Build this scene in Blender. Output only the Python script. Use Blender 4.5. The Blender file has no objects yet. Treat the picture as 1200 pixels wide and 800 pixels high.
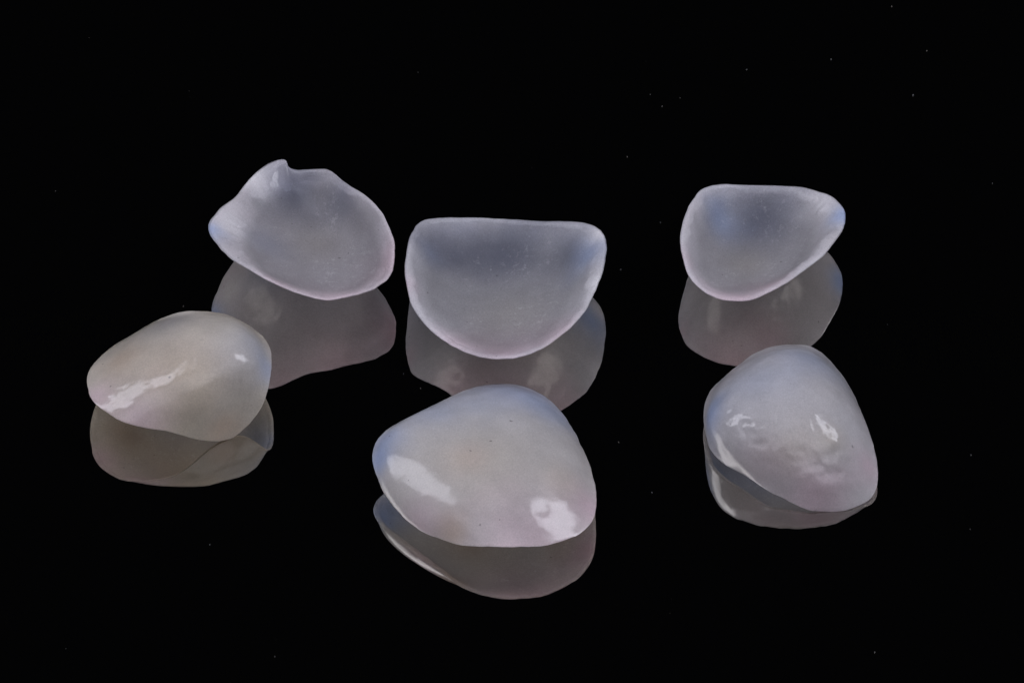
import bpy, math, random
import numpy as np
from mathutils import Vector, noise

# ------------------------------------------------------------------ scene, camera, light
# 1 unit = 1 cm: the veneers are 7 to 9 mm wide, the picture shows about 4 cm
scene = bpy.context.scene
scene.unit_settings.system = 'METRIC'
scene.unit_settings.scale_length = 0.01

ELEV = math.radians(45.0)
cam_data = bpy.data.cameras.new('camera')
cam_data.sensor_width = 36.0
cam_data.lens = 36.0 * 9000.0 / 1200.0          # long macro lens, 4 cm field at 30 cm
cam_data.clip_start = 0.5
cam_data.clip_end = 500.0
camera = bpy.data.objects.new('camera', cam_data)
scene.collection.objects.link(camera)
camera.location = (0.0, -30.0 * math.cos(ELEV), 30.0 * math.sin(ELEV))
camera.rotation_euler = (math.pi / 2 - ELEV, 0.0, 0.0)
scene.camera = camera

world = bpy.data.worlds.new('World')
scene.world = world
world.use_nodes = True
bg = world.node_tree.nodes['Background']
bg.inputs['Color'].default_value = (0.8, 0.85, 1.0, 1.0)
bg.inputs['Strength'].default_value = 0.0015


def softbox(name, direction, distance, size, energy, colour):
    d = Vector(direction).normalized()
    ld = bpy.data.lights.new(name, 'AREA')
    ld.shape = 'RECTANGLE'
    ld.size, ld.size_y = size
    ld.energy = energy
    ld.color = colour
    o = bpy.data.objects.new(name, ld)
    scene.collection.objects.link(o)
    o.location = d * distance
    o.rotation_euler = (-d).to_track_quat('-Z', 'Y').to_euler()
    return o


softbox('softbox_left', (-0.66, 0.13, 0.74), 26.0, (9.5, 18.0), 4000.0, (0.97, 0.965, 1.08))
softbox('softbox_right', (0.68, 0.15, 0.70), 26.0, (9.5, 14.0), 4000.0, (0.97, 0.965, 1.08))

softbox('softbox_front', (0.0, -0.62, 0.78), 34.0, (44.0, 26.0), 5400.0, (0.97, 0.965, 1.08))  # added fill lamp on the camera side, lifts the near walls

scene.view_settings.view_transform = 'Standard'
scene.view_settings.look = 'None'
scene.view_settings.exposure = 0.0
scene.view_settings.gamma = 1.0
scene.render.engine = 'CYCLES'
scene.cycles.max_bounces = 12
scene.cycles.diffuse_bounces = 6
scene.cycles.glossy_bounces = 6
scene.cycles.transmission_bounces = 8
scene.cycles.caustics_reflective = True
scene.cycles.blur_glossy = 0.0
scene.cycles.sample_clamp_indirect = 0.0


# ------------------------------------------------------------------ materials
def new_mat(name):
    m = bpy.data.materials.new(name)
    m.use_nodes = True
    nt = m.node_tree
    nt.nodes.clear()
    out = nt.nodes.new('ShaderNodeOutputMaterial')
    return m, nt, out


def mirror_material():
    m, nt, out = new_mat('black_mirror')
    p = nt.nodes.new('ShaderNodeBsdfPrincipled')
    p.inputs['Base Color'].default_value = (0.0006, 0.0006, 0.0007, 1)
    p.inputs['Roughness'].default_value = 0.0
    p.inputs['IOR'].default_value = 5.6
    p.inputs['Specular Tint'].default_value = (1.0, 0.96, 0.88, 1)
    nt.links.new(p.outputs[0], out.inputs['Surface'])
    return m


def porcelain(name, rough, spec, translucent, bump_fine, bump_wave, value, grain, frost):
    """Thin feldspathic porcelain: colour from the 'tint' attribute, mottled, translucent."""
    m, nt, out = new_mat(name)
    N, L = nt.nodes.new, nt.links.new
    tc = N('ShaderNodeTexCoord')
    at = N('ShaderNodeAttribute'); at.attribute_name = 'tint'
    # cloudy mottling of the ceramic
    n1 = N('ShaderNodeTexNoise'); n1.inputs['Scale'].default_value = 7.0
    n1.inputs['Detail'].default_value = 5.0; n1.inputs['Roughness'].default_value = 0.6
    L(tc.outputs['Object'], n1.inputs['Vector'])
    r1 = N('ShaderNodeMapRange'); r1.inputs[1].default_value = 0.3; r1.inputs[2].default_value = 0.7
    r1.inputs[3].default_value = 0.90; r1.inputs[4].default_value = 1.06
    L(n1.outputs['Fac'], r1.inputs[0])
    # fine grain
    n2 = N('ShaderNodeTexNoise'); n2.inputs['Scale'].default_value = 170.0
    n2.inputs['Detail'].default_value = 3.0; n2.inputs['Roughness'].default_value = 0.75
    L(tc.outputs['Object'], n2.inputs['Vector'])
    r2 = N('ShaderNodeMapRange'); r2.inputs[1].default_value = 0.25; r2.inputs[2].default_value = 0.75
    r2.inputs[3].default_value = 1 - grain; r2.inputs[4].default_value = 1 + grain
    L(n2.outputs['Fac'], r2.inputs[0])
    mul = N('ShaderNodeMath'); mul.operation = 'MULTIPLY'
    L(r1.outputs[0], mul.inputs[0]); L(r2.outputs[0], mul.inputs[1])
    mv = N('ShaderNodeMath'); mv.operation = 'MULTIPLY'; mv.inputs[1].default_value = value
    L(mul.outputs[0], mv.inputs[0])
    vm = N('ShaderNodeVectorMath'); vm.operation = 'SCALE'
    L(at.outputs['Color'], vm.inputs[0]); L(mv.outputs[0], vm.inputs['Scale'])
    # frosty white flecks left by etching and layering
    nw = N('ShaderNodeTexNoise'); nw.inputs['Scale'].default_value = 42.0
    nw.inputs['Detail'].default_value = 6.0; nw.inputs['Roughness'].default_value = 0.72
    L(tc.outputs['Object'], nw.inputs['Vector'])
    nc = N('ShaderNodeTexNoise'); nc.inputs['Scale'].default_value = 5.5
    nc.inputs['Detail'].default_value = 2.0
    L(tc.outputs['Object'], nc.inputs['Vector'])
    wc = N('ShaderNodeMath'); wc.operation = 'MULTIPLY_ADD'; wc.inputs[1].default_value = 0.35
    L(nc.outputs['Fac'], wc.inputs[0]); L(nw.outputs['Fac'], wc.inputs[2])
    rw = N('ShaderNodeMapRange'); rw.inputs[1].default_value = 0.76; rw.inputs[2].default_value = 0.90
    rw.inputs[3].default_value = 0.0; rw.inputs[4].default_value = frost
    L(wc.outputs[0], rw.inputs[0])
    fm = N('ShaderNodeMix'); fm.data_type = 'RGBA'
    L(rw.outputs[0], fm.inputs['Factor']); L(vm.outputs[0], fm.inputs['A'])
    fm.inputs['B'].default_value = (0.95, 0.93, 0.96, 1)
    # sparse dark specks of dirt
    vo = N('ShaderNodeTexVoronoi'); vo.inputs['Scale'].default_value = 26.0
    vo.inputs['Randomness'].default_value = 1.0
    nz = N('ShaderNodeTexNoise'); nz.inputs['Scale'].default_value = 90.0
    L(tc.outputs['Object'], nz.inputs['Vector'])
    ad = N('ShaderNodeVectorMath'); ad.operation = 'MULTIPLY_ADD'
    ad.inputs[1].default_value = (0.012, 0.012, 0.012)
    L(nz.outputs['Color'], ad.inputs[0]); L(tc.outputs['Object'], ad.inputs[2])
    L(ad.outputs[0], vo.inputs['Vector'])
    sep = N('ShaderNodeSeparateColor'); L(vo.outputs['Color'], sep.inputs[0])
    rad = N('ShaderNodeMapRange'); rad.inputs[1].default_value = 0.80; rad.inputs[2].default_value = 1.0
    rad.inputs[3].default_value = 0.0; rad.inputs[4].default_value = 0.135
    L(sep.outputs[0], rad.inputs[0])
    lt = N('ShaderNodeMath'); lt.operation = 'LESS_THAN'
    L(vo.outputs['Distance'], lt.inputs[0]); L(rad.outputs[0], lt.inputs[1])
    sp = N('ShaderNodeMath'); sp.operation = 'MULTIPLY'; sp.inputs[1].default_value = 0.48
    L(lt.outputs[0], sp.inputs[0])
    dm = N('ShaderNodeMix'); dm.data_type = 'RGBA'
    L(sp.outputs[0], dm.inputs['Factor']); L(fm.outputs['Result'], dm.inputs['A'])
    dm.inputs['B'].default_value = (0.06, 0.045, 0.045, 1)
    col = dm.outputs['Result']
    # relief
    nb = N('ShaderNodeTexNoise'); nb.inputs['Scale'].default_value = 9.0
    nb.inputs['Detail'].default_value = 4.0; nb.inputs['Roughness'].default_value = 0.55
    L(tc.outputs['Object'], nb.inputs['Vector'])
    b1 = N('ShaderNodeBump'); b1.inputs['Strength'].default_value = 1.0
    b1.inputs['Distance'].default_value = bump_wave
    L(nb.outputs['Fac'], b1.inputs['Height'])
    nf = N('ShaderNodeTexNoise'); nf.inputs['Scale'].default_value = 120.0
    nf.inputs['Detail'].default_value = 3.0; nf.inputs['Roughness'].default_value = 0.7
    L(tc.outputs['Object'], nf.inputs['Vector'])
    b2 = N('ShaderNodeBump'); b2.inputs['Strength'].default_value = 1.0
    b2.inputs['Distance'].default_value = bump_fine
    L(nf.outputs['Fac'], b2.inputs['Height']); L(b1.outputs[0], b2.inputs['Normal'])
    # wear in the glaze
    rr = N('ShaderNodeMapRange'); rr.inputs[1].default_value = 0.3; rr.inputs[2].default_value = 0.7
    rr.inputs[3].default_value = rough * 0.75; rr.inputs[4].default_value = rough * 1.35
    L(n1.outputs['Fac'], rr.inputs[0])
    p = N('ShaderNodeBsdfPrincipled')
    L(col, p.inputs['Base Color']); L(rr.outputs[0], p.inputs['Roughness'])
    p.inputs['Specular IOR Level'].default_value = spec
    L(b2.outputs[0], p.inputs['Normal'])
    t = N('ShaderNodeBsdfTranslucent')
    L(col, t.inputs['Color']); L(b1.outputs[0], t.inputs['Normal'])
    mix = N('ShaderNodeMixShader'); mix.inputs[0].default_value = translucent
    L(p.outputs[0], mix.inputs[1]); L(t.outputs[0], mix.inputs[2])
    # thin, clear incisal porcelain lets the dark behind show through
    tr = N('ShaderNodeBsdfTransparent')
    tr.inputs[0].default_value = (0.86, 0.92, 1.0, 1)
    th = N('ShaderNodeMath'); th.operation = 'SUBTRACT'; th.inputs[0].default_value = 1.0
    L(at.outputs['Alpha'], th.inputs[1])
    mx2 = N('ShaderNodeMixShader')
    L(th.outputs[0], mx2.inputs[0]); L(mix.outputs[0], mx2.inputs[1]); L(tr.outputs[0], mx2.inputs[2])
    L(mx2.outputs[0], out.inputs['Surface'])
    return m


MAT_MIRROR = mirror_material()
MAT_FACE = porcelain('glazed_porcelain', 0.085, 0.56, 0.5, 0.00035, 0.0025, 0.82, 0.15, 0.10)
MAT_FIT = porcelain('etched_porcelain', 0.45, 0.40, 0.50, 0.0018, 0.003, 0.84, 0.20, 0.20)
MAT_EDGE = porcelain('ground_porcelain_margin', 0.30, 0.55, 0.42, 0.0018, 0.006, 0.87, 0.20, 0.22)


def dust_material():
    m, nt, out = new_mat('dust')
    p = nt.nodes.new('ShaderNodeBsdfPrincipled')
    at = nt.nodes.new('ShaderNodeAttribute'); at.attribute_name = 'tint'
    nt.links.new(at.outputs['Color'], p.inputs['Base Color'])
    p.inputs['Roughness'].default_value = 0.8
    nt.links.new(p.outputs[0], out.inputs['Surface'])
    return m


MAT_DUST = dust_material()

# ------------------------------------------------------------------ surface under the veneers
S = 60.0
me = bpy.data.meshes.new('mirror_table')
me.from_pydata([(-S, -S, 0), (S, -S, 0), (S, S, 0), (-S, S, 0)], [], [(0, 1, 2, 3)])
me.materials.append(MAT_MIRROR)
table = bpy.data.objects.new('mirror_table', me)
scene.collection.objects.link(table)
table['kind'] = 'structure'
table['label'] = 'black polished mirror surface under the six veneers'

# ------------------------------------------------------------------ veneers
# rim: outer margin curve (cm); cc: centre; n: outward direction of the facing; H: dome height;
# e: boxiness of the profile; pm: how far the wall wraps round at each rim point;
# lip: margin width at each rim point; tint: patches of ceramic colour, some dark grey ones with painted shade (x, y, z, radius, r, g, b, clearness, strength)
VENEERS = [
    dict(rim=[[-0.9002,0.9403,0.0813],[-0.8963,0.9269,0.0813],[-0.8941,0.9115,0.0813],[-0.8889,0.8995,0.0813],[-0.8798,0.892,0.0817],[-0.8689,0.8865,0.0825],[-0.8578,0.8826,0.0839],[-0.8466,0.8804,0.086],[-0.8352,0.8783,0.0888],[-0.8238,0.8755,0.0922],[-0.8124,0.8722,0.0962],[-0.801,0.8682,0.1007],[-0.7896,0.8637,0.1057],[-0.7781,0.8586,0.1111],[-0.7667,0.8532,0.1168],[-0.7552,0.8475,0.1227],[-0.7439,0.8406,0.1288],[-0.7328,0.8306,0.1352],[-0.7221,0.8178,0.1418],[-0.7119,0.8034,0.1486],[-0.7025,0.7871,0.1554],[-0.6939,0.769,0.1621],[-0.6856,0.7505,0.1689],[-0.677,0.7324,0.1757],[-0.6678,0.7154,0.1824],[-0.6583,0.6994,0.1889],[-0.6487,0.6839,0.195],[-0.6391,0.6691,0.2006],[-0.6293,0.6554,0.2057],[-0.6193,0.6426,0.2102],[-0.6094,0.6305,0.2142],[-0.5995,0.6189,0.2177],[-0.5899,0.6072,0.2207],[-0.5809,0.5946,0.2233],[-0.5723,0.5817,0.2255],[-0.5637,0.5692,0.2273],[-0.5552,0.5571,0.2287],[-0.5469,0.5451,0.2297],[-0.539,0.5329,0.2303],[-0.5315,0.5204,0.2307],[-0.5242,0.5081,0.2308],[-0.5168,0.4961,0.2306],[-0.5096,0.484,0.2303],[-0.5033,0.4715,0.2297],[-0.498,0.4582,0.2289],[-0.4932,0.4446,0.228],[-0.4883,0.4313,0.2269],[-0.4835,0.418,0.2258],[-0.4789,0.4047,0.2245],[-0.475,0.3911,0.2232],[-0.4713,0.3774,0.2218],[-0.4677,0.3637,0.2203],[-0.464,0.3501,0.2189],[-0.4606,0.3364,0.2175],[-0.4584,0.3225,0.216],[-0.4577,0.3083,0.2145],[-0.4575,0.294,0.213],[-0.4574,0.2797,0.2115],[-0.4576,0.2653,0.21],[-0.4585,0.2511,0.2085],[-0.4599,0.2369,0.2071],[-0.4613,0.2226,0.2057],[-0.4628,0.2083,0.2044],[-0.4649,0.1943,0.2031],[-0.4686,0.1811,0.2018],[-0.4737,0.1686,0.2006],[-0.4792,0.1562,0.1994],[-0.4854,0.1446,0.1983],[-0.4931,0.1349,0.1972],[-0.5017,0.1265,0.1962],[-0.5106,0.1183,0.1953],[-0.5195,0.11,0.1943],[-0.5284,0.1018,0.1934],[-0.5376,0.0943,0.1926],[-0.5475,0.0888,0.1919],[-0.5579,0.0844,0.1912],[-0.5684,0.0802,0.1906],[-0.5788,0.0759,0.19],[-0.5893,0.0716,0.1895],[-0.5998,0.0674,0.189],[-0.6104,0.0639,0.1887],[-0.6212,0.061,0.1884],[-0.632,0.0582,0.1883],[-0.6428,0.0553,0.1883],[-0.6535,0.0522,0.1884],[-0.6643,0.0489,0.1887],[-0.6751,0.0455,0.1892],[-0.6859,0.0418,0.1899],[-0.6966,0.0379,0.1909],[-0.7074,0.0347,0.1921],[-0.7183,0.0332,0.1935],[-0.7293,0.0327,0.1952],[-0.7402,0.0322,0.1972],[-0.751,0.0323,0.1995],[-0.7617,0.0331,0.2022],[-0.7724,0.0339,0.2052],[-0.783,0.0342,0.2086],[-0.7936,0.0341,0.2124],[-0.8042,0.0337,0.2167],[-0.8147,0.0332,0.2214],[-0.8251,0.033,0.2264],[-0.8353,0.0328,0.2319],[-0.8456,0.0322,0.2377],[-0.8558,0.0313,0.2438],[-0.866,0.0301,0.2501],[-0.8763,0.0288,0.2565],[-0.8864,0.0279,0.263],[-0.8962,0.0279,0.2694],[-0.906,0.0285,0.2756],[-0.9158,0.0293,0.2816],[-0.9256,0.0304,0.2872],[-0.9354,0.0321,0.2924],[-0.9452,0.0343,0.297],[-0.955,0.0373,0.301],[-0.9647,0.0414,0.3043],[-0.9741,0.0468,0.3071],[-0.9836,0.053,0.3091],[-0.993,0.06,0.3104],[-1.0025,0.0677,0.3111],[-1.0121,0.0758,0.3111],[-1.0219,0.084,0.3106],[-1.0319,0.0924,0.3096],[-1.0419,0.1012,0.3081],[-1.0519,0.1104,0.3063],[-1.0619,0.1198,0.3043],[-1.0719,0.1298,0.3019],[-1.0814,0.1412,0.2992],[-1.0902,0.1544,0.2961],[-1.0988,0.1685,0.2927],[-1.1075,0.1828,0.2892],[-1.1161,0.1972,0.2855],[-1.1247,0.2117,0.2817],[-1.1333,0.2265,0.2778],[-1.1412,0.2423,0.2738],[-1.1486,0.2592,0.2695],[-1.1556,0.2765,0.2651],[-1.1627,0.2939,0.2607],[-1.1698,0.3113,0.2563],[-1.1769,0.3286,0.2519],[-1.1832,0.3465,0.2475],[-1.1877,0.3659,0.2428],[-1.1903,0.3865,0.2378],[-1.1908,0.4071,0.2328],[-1.1886,0.4274,0.2277],[-1.1851,0.4473,0.2226],[-1.1804,0.4661,0.2177],[-1.1742,0.4836,0.2129],[-1.1674,0.5006,0.2082],[-1.1607,0.5177,0.2032],[-1.1538,0.5348,0.1983],[-1.1463,0.5508,0.1934],[-1.1381,0.5655,0.1887],[-1.1295,0.5799,0.1839],[-1.121,0.5943,0.1791],[-1.1124,0.6089,0.1741],[-1.1039,0.6237,0.169],[-1.0958,0.6392,0.1637],[-1.0887,0.6566,0.1581],[-1.0826,0.6753,0.1523],[-1.0766,0.6943,0.1467],[-1.0707,0.7132,0.1411],[-1.0648,0.732,0.1358],[-1.0586,0.7503,0.1306],[-1.0519,0.7679,0.1256],[-1.0449,0.7849,0.1208],[-1.0378,0.8016,0.1162],[-1.0306,0.8181,0.1118],[-1.0232,0.834,0.1077],[-1.0153,0.8489,0.1039],[-1.007,0.8628,0.1003],[-0.9985,0.8763,0.0969],[-0.9899,0.8895,0.0939],[-0.9812,0.9019,0.0911],[-0.9718,0.9128,0.0887],[-0.962,0.9223,0.0866],[-0.952,0.9312,0.0848],[-0.9418,0.9387,0.0834],[-0.9311,0.9434,0.0823],[-0.92,0.946,0.0816],[-0.9089,0.9463,0.0813]],
         cc=[-0.7883,0.4578,0.1895],
         n=[0.0423,0.0665,-0.9969],
         plane=[-0.049,-0.1594,-0.986],
         swing=2.5,
         H=0.1723,
         e=0.863,
         pm=[1.03,1.029,1.03,1.028,1.023,1.016,1.008,0.999,0.989,0.98,0.97,0.961,0.951,0.942,0.934,0.925,0.918,0.91,0.903,0.897,0.891,0.885,0.88,0.876,0.872,0.87,0.868,0.866,0.866,0.866,0.867,0.869,0.871,0.874,0.877,0.881,0.885,0.889,0.894,0.899,0.905,0.91,0.916,0.921,0.928,0.934,0.94,0.946,0.953,0.959,0.965,0.971,0.977,0.983,0.989,0.994,1.0,1.005,1.01,1.015,1.02,1.025,1.029,1.033,1.036,1.04,1.043,1.046,1.048,1.05,1.052,1.053,1.054,1.055,1.055,1.055,1.055,1.054,1.053,1.051,1.049,1.047,1.044,1.04,1.036,1.031,1.026,1.02,1.013,1.007,0.999,0.992,0.984,0.976,0.967,0.958,0.949,0.939,0.929,0.919,0.909,0.899,0.889,0.879,0.869,0.86,0.852,0.844,0.837,0.831,0.826,0.821,0.818,0.816,0.815,0.814,0.815,0.816,0.818,0.821,0.824,0.828,0.832,0.837,0.841,0.846,0.851,0.857,0.863,0.869,0.875,0.881,0.888,0.894,0.901,0.907,0.914,0.92,0.927,0.933,0.94,0.947,0.954,0.961,0.968,0.974,0.98,0.987,0.993,0.999,1.005,1.011,1.017,1.022,1.028,1.034,1.039,1.045,1.05,1.055,1.06,1.063,1.067,1.069,1.072,1.073,1.074,1.074,1.074,1.073,1.071,1.069,1.066,1.063,1.059,1.055,1.051,1.045,1.04,1.034],
         lip=[0.0527,0.0526,0.0526,0.0523,0.0512,0.0492,0.0469,0.0445,0.0424,0.0406,0.039,0.0378,0.0367,0.0358,0.0351,0.0344,0.0338,0.0331,0.0325,0.0318,0.0311,0.0303,0.0295,0.0286,0.0277,0.0268,0.0259,0.025,0.0241,0.0232,0.0223,0.0215,0.0207,0.02,0.0193,0.0186,0.0181,0.0177,0.0173,0.0171,0.017,0.017,0.0172,0.0175,0.0179,0.0185,0.0192,0.02,0.021,0.022,0.0231,0.0243,0.0254,0.0265,0.0274,0.0282,0.0289,0.0294,0.0297,0.0299,0.03,0.03,0.03,0.03,0.0301,0.0303,0.0306,0.0309,0.0313,0.0317,0.0321,0.0325,0.033,0.0334,0.0338,0.0341,0.0343,0.0346,0.0348,0.035,0.0352,0.0354,0.0355,0.0356,0.0357,0.0358,0.0359,0.036,0.0361,0.0361,0.0362,0.0362,0.0363,0.0363,0.0363,0.0364,0.0364,0.0364,0.0364,0.0365,0.0365,0.0365,0.0366,0.0366,0.0366,0.0367,0.0367,0.0368,0.0369,0.0371,0.0373,0.0375,0.0378,0.0382,0.0387,0.0394,0.0402,0.0413,0.0425,0.044,0.0458,0.0479,0.0502,0.0529,0.056,0.0593,0.0631,0.0673,0.0719,0.0768,0.0817,0.0868,0.0919,0.0968,0.1017,0.1061,0.1101,0.1135,0.1162,0.1181,0.1192,0.1195,0.119,0.1176,0.1154,0.1125,0.109,0.105,0.1005,0.0958,0.0911,0.0866,0.0824,0.0786,0.0755,0.073,0.0712,0.0702,0.07,0.0704,0.0714,0.0727,0.0743,0.0759,0.0774,0.0787,0.0794,0.0797,0.0795,0.0786,0.077,0.0748,0.0718,0.0681,0.0641,0.06,0.0566,0.0543,0.0532,0.0529],
         label='chipped veneer lying hollow side up, with a notch in its upper edge, at the back',
         thick=0.022,
         e_in=0.78,
         bevel=0.62,
         thin=0.6,
         thin_from=0.78,
         lobes=0.006,
         ripple=0.0034,
         base=(0.76,0.73,0.76),
         relax=0,
         ease=1.5,
         smooth=1.0,
         orange_peel=[(-0.837,0.416,0.032,0.2,0.004)],
         dents=[],
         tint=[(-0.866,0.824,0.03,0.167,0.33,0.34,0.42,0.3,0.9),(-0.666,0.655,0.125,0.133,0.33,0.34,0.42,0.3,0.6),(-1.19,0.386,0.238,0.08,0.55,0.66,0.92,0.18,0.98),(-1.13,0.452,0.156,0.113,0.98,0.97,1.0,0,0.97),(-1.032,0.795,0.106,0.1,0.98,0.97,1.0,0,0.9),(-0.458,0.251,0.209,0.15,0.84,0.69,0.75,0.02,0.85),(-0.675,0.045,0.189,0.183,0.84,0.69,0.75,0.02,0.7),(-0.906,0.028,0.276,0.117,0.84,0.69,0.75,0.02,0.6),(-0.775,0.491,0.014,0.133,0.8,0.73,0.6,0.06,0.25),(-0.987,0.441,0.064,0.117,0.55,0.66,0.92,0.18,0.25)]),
    dict(rim=[[-0.3723,0.5229,0.1321],[-0.3628,0.5398,0.1261],[-0.352,0.5542,0.1203],[-0.3407,0.5654,0.115],[-0.3285,0.5728,0.1103],[-0.3161,0.5787,0.1058],[-0.3037,0.5847,0.1011],[-0.2912,0.5908,0.0964],[-0.2788,0.597,0.0916],[-0.2663,0.6027,0.0868],[-0.2538,0.6076,0.0823],[-0.2413,0.6119,0.0779],[-0.2288,0.6162,0.0735],[-0.2163,0.6203,0.0694],[-0.2038,0.6241,0.0654],[-0.1913,0.6277,0.0617],[-0.1787,0.6309,0.0584],[-0.1662,0.6336,0.0556],[-0.1536,0.6357,0.0533],[-0.1411,0.6373,0.0516],[-0.1285,0.6381,0.0505],[-0.1159,0.6382,0.0502],[-0.1034,0.6374,0.0505],[-0.0908,0.6356,0.0516],[-0.0782,0.6329,0.0534],[-0.0657,0.6296,0.0558],[-0.0531,0.6257,0.0589],[-0.0406,0.6212,0.0624],[-0.028,0.6162,0.0664],[-0.0155,0.6109,0.0707],[-0.0029,0.605,0.0753],[0.0096,0.5988,0.0801],[0.0221,0.5923,0.0851],[0.0346,0.5857,0.0903],[0.0471,0.579,0.0956],[0.0596,0.5722,0.1009],[0.0721,0.5653,0.1064],[0.0846,0.5583,0.1118],[0.097,0.5516,0.1173],[0.1095,0.5453,0.1227],[0.122,0.5396,0.1279],[0.1345,0.5341,0.1331],[0.147,0.5287,0.1381],[0.1594,0.5235,0.143],[0.1719,0.5184,0.1477],[0.1844,0.5135,0.1523],[0.1968,0.5087,0.1567],[0.2093,0.5038,0.161],[0.2217,0.4989,0.1651],[0.2342,0.4942,0.169],[0.2466,0.4897,0.1728],[0.2591,0.4854,0.1764],[0.2715,0.4813,0.1797],[0.2839,0.4769,0.183],[0.2959,0.4705,0.1865],[0.3075,0.4608,0.1903],[0.3189,0.4499,0.1942],[0.3298,0.438,0.198],[0.3397,0.4237,0.202],[0.3488,0.4077,0.206],[0.3574,0.3912,0.2098],[0.3643,0.3734,0.2135],[0.3686,0.3535,0.2172],[0.3711,0.3327,0.2207],[0.3719,0.3119,0.2239],[0.3709,0.2913,0.2268],[0.3695,0.2708,0.2296],[0.368,0.2506,0.2321],[0.3664,0.2305,0.2345],[0.3646,0.2108,0.2366],[0.3628,0.1914,0.2384],[0.3609,0.1723,0.2399],[0.3587,0.1537,0.2411],[0.3553,0.136,0.242],[0.3507,0.119,0.2426],[0.3457,0.1026,0.2428],[0.3407,0.0865,0.2428],[0.3357,0.0707,0.2424],[0.3306,0.0553,0.2417],[0.3254,0.0403,0.2407],[0.3203,0.0256,0.2393],[0.3152,0.0112,0.2377],[0.3101,-0.0029,0.2358],[0.3051,-0.0168,0.2337],[0.3,-0.0304,0.2313],[0.2949,-0.0439,0.2288],[0.2891,-0.0567,0.2263],[0.2817,-0.068,0.2238],[0.2737,-0.0787,0.2212],[0.2657,-0.0895,0.2187],[0.2577,-0.1004,0.2162],[0.2497,-0.1114,0.2139],[0.2417,-0.1225,0.2117],[0.2332,-0.1331,0.2098],[0.2239,-0.1429,0.2082],[0.2143,-0.1525,0.2068],[0.2047,-0.1623,0.2058],[0.195,-0.1725,0.2051],[0.1853,-0.1828,0.2047],[0.1754,-0.193,0.2046],[0.1654,-0.2034,0.2048],[0.1554,-0.2141,0.2053],[0.1454,-0.225,0.2061],[0.1352,-0.2358,0.207],[0.1247,-0.2456,0.2081],[0.1138,-0.2548,0.2092],[0.1029,-0.2638,0.2103],[0.092,-0.2727,0.2113],[0.081,-0.2815,0.2122],[0.0699,-0.2891,0.2129],[0.0582,-0.2946,0.2132],[0.0463,-0.2987,0.2133],[0.0344,-0.3023,0.213],[0.0224,-0.3054,0.2122],[0.0104,-0.3073,0.211],[-0.0017,-0.3078,0.2093],[-0.0139,-0.3073,0.2071],[-0.0261,-0.3063,0.2044],[-0.0383,-0.3048,0.2012],[-0.0505,-0.3018,0.1977],[-0.0626,-0.2964,0.1937],[-0.0748,-0.2898,0.1893],[-0.087,-0.2828,0.1847],[-0.0991,-0.2756,0.1798],[-0.1113,-0.2679,0.1748],[-0.1233,-0.2591,0.1698],[-0.1352,-0.25,0.1647],[-0.1472,-0.2409,0.1598],[-0.1591,-0.2316,0.1551],[-0.1706,-0.2213,0.1507],[-0.1819,-0.2102,0.1466],[-0.1931,-0.1991,0.1429],[-0.2043,-0.1885,0.1397],[-0.2155,-0.1785,0.1371],[-0.2265,-0.1686,0.1351],[-0.2372,-0.1585,0.1337],[-0.2477,-0.1485,0.1329],[-0.2582,-0.139,0.1327],[-0.2686,-0.1302,0.1332],[-0.2791,-0.122,0.1343],[-0.2893,-0.1137,0.1359],[-0.2987,-0.1048,0.1381],[-0.3077,-0.0955,0.1408],[-0.3166,-0.0866,0.144],[-0.3255,-0.078,0.1475],[-0.3343,-0.0696,0.1514],[-0.3426,-0.0608,0.1555],[-0.3504,-0.0516,0.1598],[-0.358,-0.0422,0.1643],[-0.3656,-0.0329,0.1688],[-0.3731,-0.0234,0.1732],[-0.38,-0.0133,0.1776],[-0.3858,-0.0022,0.1819],[-0.3911,0.0095,0.186],[-0.3956,0.0219,0.1899],[-0.3991,0.035,0.1935],[-0.4022,0.0488,0.1968],[-0.4053,0.063,0.1996],[-0.4084,0.0776,0.202],[-0.4115,0.0928,0.2039],[-0.4143,0.1086,0.2052],[-0.4161,0.1251,0.2061],[-0.4171,0.1424,0.2064],[-0.4179,0.1603,0.2061],[-0.4188,0.1788,0.2052],[-0.4193,0.1979,0.2038],[-0.4188,0.2175,0.2018],[-0.4174,0.2377,0.1993],[-0.4157,0.2583,0.1962],[-0.414,0.2795,0.1926],[-0.4123,0.3012,0.1886],[-0.4106,0.3234,0.1841],[-0.4089,0.3459,0.1793],[-0.4071,0.3688,0.1741],[-0.4054,0.392,0.1687],[-0.4027,0.4149,0.1631],[-0.398,0.437,0.1572],[-0.392,0.4588,0.1511],[-0.3858,0.4806,0.1448],[-0.3796,0.5026,0.1384]],
         cc=[-0.0517,0.1771,0.1654],
         n=[0.0645,-0.0888,-0.994],
         plane=[0.0824,-0.1002,-0.9916],
         swing=2.5,
         H=0.1501,
         e=0.822,
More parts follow.
